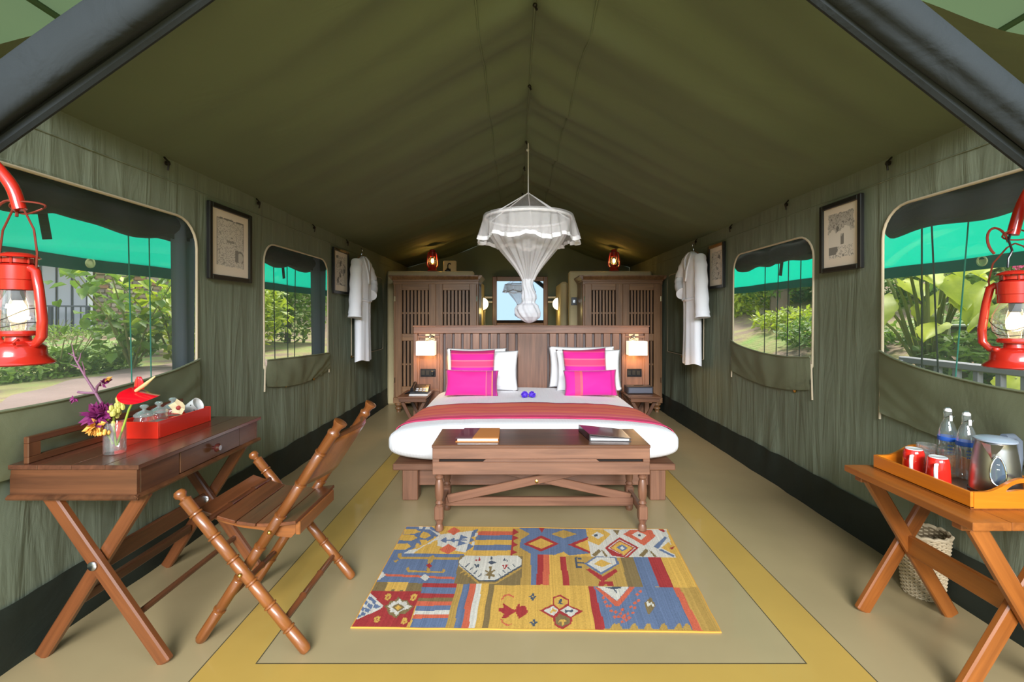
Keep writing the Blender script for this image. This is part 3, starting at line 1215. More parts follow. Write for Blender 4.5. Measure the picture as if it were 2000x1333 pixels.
def reading_lamp(xc, px, s, label):
    y = HY + .018
    t = thing('reading_lamp', (px, y, 1.09), label, 'lamp', 'bedside reading lamps')
    m = MB(); m.box(px - .055, px + .055, y - .014, y, 1.07, 1.145, .004); m.build('wall_plate', PLATE, t)
    m = MB()
    m.tube([(px, y - .01, 1.11), (px + s * .01, y - .07, 1.14), (px + s * .05, y - .12, 1.125), (px + s * .07, y - .14, 1.09), (xc, y - .14, 1.075)], .007, 8)
    m.ball((px, y - .02, 1.11), .018, 10, 8)
    m.build('arm', CHROME, t)
    m = MB()
    m.box(xc - .1, xc - .097, y - .2, y - .08, .92, 1.072, .001); m.box(xc + .097, xc + .1, y - .2, y - .08, .92, 1.072, .001)
    m.box(xc - .1, xc + .1, y - .203, y - .2, .92, 1.072, .001); m.box(xc - .1, xc + .1, y - .08, y - .077, .92, 1.072, .001)
    m.build('lamp_shade', SHADE, t)
    m = MB(); m.tube([(xc, y - .14, 1.075), (xc, y - .14, 1.03)], .012, 8); m.ball((xc, y - .14, 1.0), .024, 10, 8)
    m.build('bulb', glow('reading_bulb', (1, .8, .5, 1), 6), t)
    d = bpy.data.lights.new('reading_light', 'POINT')
    d.energy, d.color, d.shadow_soft_size = 4.0, (1.0, .56, .2), .03
    o = bpy.data.objects.new('reading_light', d)
    COL.objects.link(o)
    o.parent = t
    o.location = (xc - px, -.12, -.16)
    return t


reading_lamp(-.965, -.945, 1, 'reading lamp with square cream shade above the telephone')
reading_lamp(1.335, 1.335, -1, 'reading lamp with square cream shade above the black tissue box')

for xa, xb, lab in ((-1.055, -.885, 'black socket panel in the headboard above the telephone'), (1.252, 1.425, 'black socket panel in the headboard above the black tissue box')):
    t = thing('socket_panel', ((xa + xb) / 2, HY + .018, .66), lab, 'socket', 'black socket panels')
    m = MB(); m.box(xa, xb, HY + .006, HY + .019, .665, .755, .004); m.build('plate', BLACKGLOSS, t)
    for k in range(3):
        a = xa + .012 + k * (xb - xa - .02) / 3
        m = MB(); m.box(a, a + .04, HY + .001, HY + .007, .685, .735, .003); m.build('switch', DARKMETAL, t)
    if xa < 0:
        m = MB(); m.box(-.93, -.90, HY - .035, HY + .004, .68, .735, .006); m.build('plug', BLACKGLOSS, t)

# ------------------------------------------------------------------ bed
BX0, BX1 = -.886, 1.17
t = thing('bed', (.142, 4.3, 0), 'low reddish teak bed platform with square block legs', 'bed')
m = MB()
m.box(BX0, BX1, 3.42, 5.24, .225, .272, .006)
m.build('platform', BEDWOOD, t)
m = MB()
m.box(BX0 + .12, BX1 - .12, 3.50, 3.53, .09, .225, .004); m.box(BX0 + .12, BX1 - .12, 5.18, 5.21, .09, .225, .004)
m.box(BX0 + .10, BX0 + .13, 3.5, 5.2, .09, .225, .004); m.box(BX1 - .13, BX1 - .10, 3.5, 5.2, .09, .225, .004)
m.build('apron', BEDWOOD, t)
for x in (BX0 + .065, BX1 - .18):
    for y in (3.44, 5.08):
        m = MB(); m.box(x, x + .115, y, y + .115, 0, .225, .006); m.build('leg', BEDWOOD, t)

# mattress under its ribbed white spread
CXM = .14


def mattress_pt(u, v):
    """closed loft: u around the section across the bed, v from foot to head"""
    y0, y1 = 3.375, 5.255
    ends = min(v, 1 - v)
    y = y0 + (y1 - y0) * v
    # rounding at the foot and head
    k = 1.0
    e = (y - y0) / .13
    if e < 1:
        k = math.sqrt(max(0, 1 - (1 - e) ** 2))
    e2 = (y1 - y) / .06
    if e2 < 1:
        k = min(k, math.sqrt(max(0, 1 - (1 - e2) ** 2)))
    hw = 1.075 - .075 * min(1, max(0, (v - .03) / .5))
    a = 2 * PI * u
    c, s = math.cos(a), math.sin(a)
    n = 3.4
    X = math.copysign(abs(c) ** (2 / n), c)
    Zz = math.copysign(abs(s) ** (2 / n), s)
    zc, hz = .4155, .142
    xx = CXM + X * (hw - .13 * (1 - k))
    zz = zc + Zz * hz * (k if s > 0 else k ** .55)
    zz += (.006 * nz(xx * 3, y * 3) + .004 * nz(xx * 9, y * 7)) * max(0, s)
    return V(xx, y, zz)


def vcurve(v):
    return v if v > .12 else .12 * (v / .12) ** 2


def spread_mat():
    m, nt, out = mat_new('ribbed_white_spread')
    b = principled(nt, out, Base_Color=srgb(240, 240, 244), Roughness=.85, Sheen_Weight=.1)
    tc = N(nt, 'ShaderNodeTexCoord')
    w = N(nt, 'ShaderNodeTexWave', Scale=14.0, Distortion=.15, bands_direction='X')
    nt.links.new(tc.outputs['Object'], w.inputs['Vector'])
    w2 = N(nt, 'ShaderNodeTexWave', Scale=14.0, Distortion=.15, bands_direction='Y')
    nt.links.new(tc.outputs['Object'], w2.inputs['Vector'])
    mm = N(nt, 'ShaderNodeMath', operation='ADD')
    nt.links.new(w.outputs['Fac'], mm.inputs[0]); nt.links.new(w2.outputs['Fac'], mm.inputs[1])
    bp = N(nt, 'ShaderNodeBump', Strength=.25, Distance=.004)
    nt.links.new(mm.outputs[0], bp.inputs['Height'])
    nt.links.new(bp.outputs[0], b.inputs['Normal'])
    return m


m = MB()
m.grid(lambda u, v: mattress_pt(u, vcurve(v)), 96, 80, wrap=True)
mo = m.build('mattress', spread_mat(), smooth=180)
tag(mo, 'wide mattress under a ribbed white spread on the teak platform', 'mattress')

RUNNER, nt_, out_ = mat_new('coral_runner')
b_ = principled(nt_, out_, Roughness=.8)
tc_ = N(nt_, 'ShaderNodeTexCoord')
sp_ = N(nt_, 'ShaderNodeSeparateXYZ')
a_ = N(nt_, 'ShaderNodeAttribute', attribute_name='gc')
at_uv = N(nt_, 'ShaderNodeAttribute', attribute_name='stripe')
r_ = N(nt_, 'ShaderNodeValToRGB')
r_.color_ramp.interpolation = 'CONSTANT'
RS = [(0, (214, 62, 106)), (.10, (228, 82, 122)), (.17, (240, 140, 124)), (.20, (224, 96, 108)), (.30, (232, 118, 94)), (.42, (226, 96, 92)), (.5, (230, 112, 92)), (.62, (224, 92, 90)), (.70, (230, 116, 88)), (.92, (216, 78, 94))]
els = r_.color_ramp.elements
for i, (p, c) in enumerate(RS):
    e = els[i] if i < 2 else els.new(p)
    e.position = p
    e.color = srgb(*c)
nt_.links.new(at_uv.outputs['Fac'], r_.inputs[0])
nt_.links.new(r_.outputs[0], b_.inputs['Base Color'])
w_ = N(nt_, 'ShaderNodeTexWave', Scale=60.0, bands_direction='Y')
nt_.links.new(tc_.outputs['Object'], w_.inputs['Vector'])
bp_ = N(nt_, 'ShaderNodeBump', Strength=.2, Distance=.002)
nt_.links.new(w_.outputs['Fac'], bp_.inputs['Height']); nt_.links.new(bp_.outputs[0], b_.inputs['Normal'])


def runner_pt(u, v):
    # u across the bed (over both edges), v from foot edge to head edge
    ua = .02 - .04 + .55 * u     # angle share: just below right edge over the top to just below left
    yl, yr = (3.66 + .62 * v), (3.55 + .66 * v)
    y = yr + (yl - yr) * u
    p = mattress_pt((.975 + .55 * u) % 1.0, (y - 3.375) / 1.88)
    c = V(CXM, p.y, .412)
    d = (p - c).normalized()
    return p + d * .006 + V(0, 0, .003)


m = MB()
m.grid(runner_pt, 90, 20)
ro = m.build('bed_runner', RUNNER, smooth=180)
sa = ro.data.attributes.new('stripe', 'FLOAT', 'POINT')
sa.data.foreach_set('value', [j / 20 for j in range(21) for i in range(91)])
sol = ro.modifiers.new('cloth', 'SOLIDIFY'); sol.thickness = .004; sol.offset = 1
tag(ro, 'coral and crimson striped runner laid across the white bed', 'bed runner')


# pillows and cushions
def pillow(name, c, w, h, t, tilt, yaw, mat, label, cat, group, roll=0.0, flange=0.0, n=24, wr=.0):
    m = MB()
    M = Matrix.Rotation(yaw, 3, 'Z') @ Matrix.Rotation(tilt, 3, 'X') @ Matrix.Rotation(roll, 3, 'Y')
    sd = random.random() * 50

    def side(sg):
        def f(u, v):
            a, b = 2 * u - 1, 2 * v - 1
            x = w / 2 * a * (1 - .055 * (1 - b * b))
            z = h / 2 * b * (1 - .055 * (1 - a * a))
            aa, bb = min(1, abs(a) / (1 - flange)), min(1, abs(b) / (1 - flange))
            d = t / 2 * (max(0, 1 - aa ** 2.6)) ** .55 * (max(0, 1 - bb ** 2.6)) ** .55
            d += (.010 + wr) * nz(a * 1.7 + sd, b * 1.7, sg) * (1 - max(abs(a), abs(b)) ** 4)
            return Vector(c) + M @ V(x, sg * d, z)
        return f
    m.grid(side(-1), n, n)
    m.grid(side(1), n, n)
    o = m.build(name, mat, smooth=180, merge=1e-4)
    tag(o, label, cat, group)
    return o


def striped(name, base, bands, axis):
    m, nt, out = mat_new(name)
    b = principled(nt, out, Roughness=.75, Sheen_Weight=.2)
    tc = N(nt, 'ShaderNodeTexCoord')
    sp = N(nt, 'ShaderNodeSeparateXYZ')
    nt.links.new(tc.outputs['Generated'], sp.inputs[0])
    r = N(nt, 'ShaderNodeValToRGB')
    r.color_ramp.interpolation = 'CONSTANT'
    el = r.color_ramp.elements
    seq = [(0, base)] + bands
    for i, (p, c) in enumerate(seq):
        e = el[i] if i < 2 else el.new(p)
        e.position = p
        e.color = srgb(*c)
    nt.links.new(sp.outputs[axis], r.inputs[0])
    nt.links.new(r.outputs[0], b.inputs['Base Color'])
    n = N(nt, 'ShaderNodeTexNoise', Scale=180.0, Detail=1.0)
    nt.links.new(tc.outputs['Object'], n.inputs['Vector'])
    bp = N(nt, 'ShaderNodeBump', Strength=.15, Distance=.003)
    nt.links.new(n.outputs['Fac'], bp.inputs['Height'])
    nt.links.new(bp.outputs[0], b.inputs['Normal'])
    return m


MAG, COR = (218, 18, 150), (232, 62, 116)
SQ = striped('magenta_square_stripes', (206, 14, 160), [(.60, (238, 84, 128)), (.63, COR), (.74, (244, 110, 140)), (.765, (214, 20, 140)), (.90, (240, 90, 120)), (.912, (176, 14, 96))], 'Z')
RCL = striped('magenta_lumbar_left', (222, 24, 140), [(.76, (238, 90, 130)), (.78, (190, 40, 130)), (.87, (240, 140, 90)), (.89, (150, 30, 120)), (.95, (210, 40, 140))], 'X')
RCR = striped('magenta_lumbar_right', (214, 20, 150), [(.20, (230, 60, 120)), (.30, (236, 90, 110)), (.345, (214, 20, 150)), (.86, (196, 24, 130)), (.9, (222, 30, 140))], 'X')
PILLOWCLOTH = plain('white_pillow_cloth', srgb(236, 236, 238), .85, bump=.15, bscale=25)
G = 'white pillows against the headboard'
pillow('pillow', (-.42, 5.165, .775), .66, .44, .12, -.10, .02, PILLOWCLOTH, 'rearmost white pillow on the side of the bed by the telephone', 'pillow', G, flange=.08)
pillow('pillow', (-.31, 5.02, .765), .70, .43, .14, -.17, -.04, PILLOWCLOTH, 'white pillow leaning directly behind the pink cushions nearest the telephone', 'pillow', G, flange=.08, wr=.012)
pillow('pillow', (.735, 5.165, .79), .72, .45, .12, -.10, -.03, PILLOWCLOTH, 'rearmost white pillow on the side of the bed by the tissue box', 'pillow', G, flange=.08)
pillow('pillow', (.79, 5.02, .77), .70, .44, .14, -.17, .03, PILLOWCLOTH, 'white pillow leaning directly behind the pink cushions nearest the tissue box', 'pillow', G, flange=.08, wr=.012)
G = 'square magenta cushions'
pillow('square_cushion', (-.435, 4.845, .775), .47, .46, .13, -.22, .03, SQ, 'square magenta cushion with coral band on the telephone side of the bed', 'cushion', G)
pillow('square_cushion', (.73, 4.845, .785), .45, .46, .13, -.22, -.03, SQ, 'square magenta cushion with coral band on the tissue box side of the bed', 'cushion', G, roll=-.05)
G = 'oblong magenta cushions'
pillow('oblong_cushion', (-.425, 4.69, .680), .53, .26, .11, -.26, .02, RCL, 'oblong pink cushion with stripes at one end on the telephone side', 'cushion', G, roll=.02)
pillow('oblong_cushion', (.755, 4.69, .680), .53, .26, .11, -.26, -.02, RCR, 'oblong pink cushion with coral stripe on the tissue box side', 'cushion', G, roll=-.02)

# two purple flower heads on the spread
PURPLE = plain('purple_petal', srgb(96, 60, 206), .6, var=.2)
for x, lab in ((.098, 'purple flower head on the white spread, nearer the telephone'), (.168, 'purple flower head on the white spread, nearer the tissue box')):
    c = V(x, 4.53, .590)
    t = thing('flower_head', (x, 4.53, .556), lab, 'flower', 'purple flowers on the bed')
    rnd = random.Random(int(x * 1000))
    m = MB()
    for i in range(70):
        th, ph = rnd.uniform(0, 2 * PI), math.acos(rnd.uniform(-.75, 1))
        d = V(math.sin(ph) * math.cos(th), math.sin(ph) * math.sin(th), math.cos(ph))
        s = d.orthogonal().normalized() * .009
        p = c + d * .012
        q = c + d * rnd.uniform(.034, .04)
        m.add([p, (p + q) / 2 + s + d * .004, q + d.cross(s) * .3, (p + q) / 2 - s + d * .004], [(0, 1, 2), (0, 2, 3)])
    m.build('petals', PURPLE, t, fix=False, smooth=0)
    m = MB(); m.ball(c, .026, 10, 8); m.build('heart', PURPLE, t)
    m = MB(); m.lathe([(.004, 0), (.012, .004), (.016, .012)], (x, 4.53, .556), 8); m.build('calyx', plain('calyx_green', srgb(70, 110, 60), .7) if 'calyx_green' not in MATS else MATS['calyx_green'], t)


# ------------------------------------------------------------------ bedside folding tables
def nightstand(x0, x1, y0, y1, label):
    z = .535
    t = thing('bedside_table', ((x0 + x1) / 2, (y0 + y1) / 2, 0), label, 'table', 'folding bedside tables')
    m = MB()
    n = 4
    w = (y1 - y0) / n
    for i in range(n):
        m = MB(); m.box(x0, x1, y0 + i * w + .001, y0 + (i + 1) * w - .001, z - .022, z, .003); m.build('top_board', WALNUT, t)
    m = MB(); m.box(x0 + .01, x1 - .01, y0 + .015, y0 + .035, z - .06, z - .022); m.box(x0 + .01, x1 - .01, y1 - .035, y1 - .015, z - .06, z - .022); m.build('apron', WALNUT, t)
    for y in (y0 + .06, y1 - .06):
        m = MB(); m.bar((x0 + .02, y, z - .03), (x1 - .02, y, 0.0), .035, .02); m.build('leg', WALNUT, t)
        m = MB(); m.bar((x1 - .02, y + .022, z - .03), (x0 + .02, y + .022, 0.0), .035, .02); m.build('leg', WALNUT, t)
    m = MB(); m.bar(((x0 + x1) / 2, y0 + .05, z / 2), ((x0 + x1) / 2, y1 - .05, z / 2), .03, .02, V(0, 0, 1)); m.build('stretcher', WALNUT, t)
    return t


nightstand(-1.18, -.885, 4.74, 5.18, 'folding dark wood bedside table under the telephone')
nightstand(1.165, 1.475, 4.74, 5.18, 'folding dark wood bedside table under the black tissue box')

t = thing('telephone', (-.99, 4.93, .537), 'black desk telephone on the bedside table below the socket panel', 'telephone')
m = MB()
m.prism([(0, 0), (.17, 0), (.17, .075), (.12, .07), (0, .02)], (-1.075, 4.84, .549), (0, 1, 0), (0, 0, 1), (1, 0, 0), .18)
m.build('base', BLACKGLOSS, t)
m = MB(); m.tube([(-1.055, 4.85, .59), (-1.055, 4.90, .607), (-1.055, 4.96, .625), (-1.055, 5.01, .632)], [.02, .013, .013, .02], 10); m.build('handset', BLACKGLOSS, t)
KEY = plain('grey_key', srgb(196, 196, 200), .5)
for i in range(3):
    for j in range(2):
        m = MB(); m.box(-1.02 + i * .037, -.993 + i * .037, 4.856 + j * .03, 4.876 + j * .03, .572 + j * .012, .584 + j * .012, .003); m.build('key', KEY, t)
m = MB(); m.tube([(-1.06, 4.86, .58), (-1.10, 4.83, .56), (-1.13, 4.86, .545), (-1.11, 4.92, .543), (-1.08, 4.98, .55)], .006, 8); m.build('cord', BLACKGLOSS, t)
t = thing('note_pad', (-.975, 4.89, .535), 'white note pad under the telephone', 'note pad')
m = MB(); m.box(-1.075, -.885, 4.795, 4.99, .536, .5475, .001); m.build('sheets', MUGWHITE, t)
m = MB(); m.box(-1.077, -.883, 4.985, 4.995, .536, .5487, .001); m.build('bound_edge', PIPING, t)
t = thing('tissue_box', (1.31, 4.97, .535), 'black leather tissue box on the bedside table beside the pillows', 'box')
m = MB(); m.box(1.175, 1.445, 4.90, 5.06, .535, .61, .006); m.build('body', plain('black_leather', srgb(40, 38, 44), .45, coat=.2), t)
m = MB(); m.box(1.19, 1.43, 4.894, 4.901, .547, .598, .002); m.build('front_panel', plain('grey_leather', srgb(86, 88, 100), .4), t)
m = MB(); m.lathe([(0, 0), (.05, 0), (.05, .003), (0, .003)], (1.31, 4.98, .61), 18, Matrix.Diagonal((1, .4, 1))); m.build('slot', SLOTDARK, t)

# ------------------------------------------------------------------ bench at the foot of the bed
QX0, QX1, QY0, QY1 = -.51, .838, 2.90, 3.32
t = thing('bench', ((QX0 + QX1) / 2, 3.11, 0), 'dark wood bench on turned legs at the foot of the bed', 'bench')
m = MB()
m.box(QX0, QX1, QY0, QY1, .533, .553, .003)
m.build('top', WALNUT, t)
m = MB()
for y in (QY0 + .004, QY1 - .026):
    m.box(QX0 + .003, QX1 - .003, y, y + .022, .465, .533, .003)
    m.box(QX0 + .003, QX1 - .003, y, y + .022, .368, .447, .003)
    m.box(QX0 + .003, QX0 + .045, y, y + .022, .447, .465, .002); m.box(QX1 - .045, QX1 - .003, y, y + .022, .447, .465, .002)
for x in (QX0 + .004, QX1 - .026):
    m.box(x, x + .022, QY0 + .02, QY1 - .02, .368, .533, .003)
m.build('apron', BEDWOOD, t)
m = MB()
m.prism([(-.36, .447), (.36, .447), (.34, .463), (-.34, .463)], ((QX0 + QX1) / 2, QY0 + .012, 0), (1, 0, 0), (0, 0, 1), (0, 1, 0), .012)
m.build('slot_lip', BEDWOOD, t)
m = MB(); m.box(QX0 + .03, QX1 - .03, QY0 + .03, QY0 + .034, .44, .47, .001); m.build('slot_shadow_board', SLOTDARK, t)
LEGP = [(.024, 0), (.03, .02), (.03, .05), (.022, .07), (.026, .09), (.034, .11), (.034, .112)]
for x in (QX0 + .04, QX1 - .04):
    for y in (QY0 + .04, QY1 - .04):
        m = MB()
        m.lathe([(.02, .0085 if y < 3 else 0), (.026, .014), (.026, .035), (.019, .052), (.024, .07), (.03, .085)], (x, y, 0), 14)
        m.box(x - .028, x + .028, y - .028, y + .028, .082, .165, .006)
        m.lathe([(.026, .165), (.018, .172), (.027, .184), (.018, .198), (.025, .215), (.029, .26), (.026, .31), (.019, .33), (.028, .342), (.028, .352), (.02, .36), (.028, .369)], (x, y, 0), 14)
        m.build('leg', BEDWOOD, t)
for x in (QX0 + .04, QX1 - .04):
    m = MB(); m.box(x - .014, x + .014, QY0 + .06, QY1 - .06, .105, .15, .003); m.build('end_stretcher', BEDWOOD, t)
ym = 3.10
m = MB(); m.box(QX0 + .054, QX1 - .054, ym + .012, ym + .04, .092, .148, .003); m.build('long_stretcher', BEDWOOD, t)
cx = (QX0 + QX1) / 2
m = MB(); m.bar((QX0 + .07, ym, .145), (cx + .40, ym, .36), .055, .022); m.build('brace', BEDWOOD, t)
m = MB(); m.bar((QX1 - .07, ym + .026, .145), (cx - .40, ym + .026, .36), .055, .022); m.build('brace', BEDWOOD, t)
m = MB(); m.lathe([(0, 0), (.012, 0), (.012, .004), (0, .008)], (.145, ym - .011, .262), 12, Matrix.Rotation(PI / 2, 3, 'X')); m.build('bolt', BRASS, t)

t = thing('tan_folder', (-.235, 3.10, .553), 'closed folder with tan suede cover and dark purple spine on the bench', 'folder')
TAN = plain('tan_suede', srgb(196, 124, 62), .8, bump=.1, var=.08)
PLUM = plain('plum_leather', srgb(72, 40, 44), .35, coat=.2)
m = MB(); m.prism([(-.265, 0), (-.10, 0), (-.10, .26), (-.235, .26)], (0, 2.965, .575), (1, 0, 0), (0, 1, 0), (0, 0, 1), .006); m.build('cover', TAN, t)
m = MB(); m.prism([(-.372, 0), (-.265, 0), (-.235, .26), (-.342, .26)], (0, 2.965, .575), (1, 0, 0), (0, 1, 0), (0, 0, 1), .006); m.build('spine', PLUM, t)
m = MB(); m.prism([(-.372, 0), (-.10, 0), (-.10, .26), (-.342, .26)], (0, 2.965, .5535), (1, 0, 0), (0, 1, 0), (0, 0, 1), .005); m.build('back_cover', TAN, t)
m = MB(); m.prism([(-.36, .006), (-.105, .006), (-.105, .255), (-.333, .255)], (0, 2.965, .5585), (1, 0, 0), (0, 1, 0), (0, 0, 1), .0165); m.build('pages', PAPERWHITE if 'PAPERWHITE' in globals() else MUGWHITE, t)
t = thing('black_folder', (.62, 3.12, .553), 'black leather folder lying slightly open on the bench', 'folder')
M4 = (V(1, -.06, 0).normalized(), V(-.06, 1, 0).normalized())
o0 = V(.475, 2.99, .553)
m = MB(); m.prism([(0, 0), (.262, -.0), (.275, .25), (-.02, .25)], o0, M4[0], M4[1], V(0, 0, 1), .005); m.build('back_cover', BLACKGLOSS, t)
m = MB(); m.prism([(.01, .006), (.25, .006), (.262, .243), (-.008, .243)], o0 + V(0, 0, .005), M4[0], M4[1], V(0, 0, 1), .012); m.build('pages', MUGWHITE, t)
m = MB(); m.prism([(0, 0), (.262, 0), (.275, .25), (-.02, .25)], o0 + V(0, 0, .040), (M4[0] - V(0, 0, .085)).normalized(), M4[1], V(0, 0, 1), .005); m.build('front_cover', plain('dark_leather', srgb(44, 30, 28), .3, coat=.3), t)
m = MB(); m.prism([(0, 0), (0.006, 0), (-.014, .25), (-.02, .25)], o0, M4[0], M4[1], V(0, 0, 1), .043); m.build('spine', BLACKGLOSS, t)
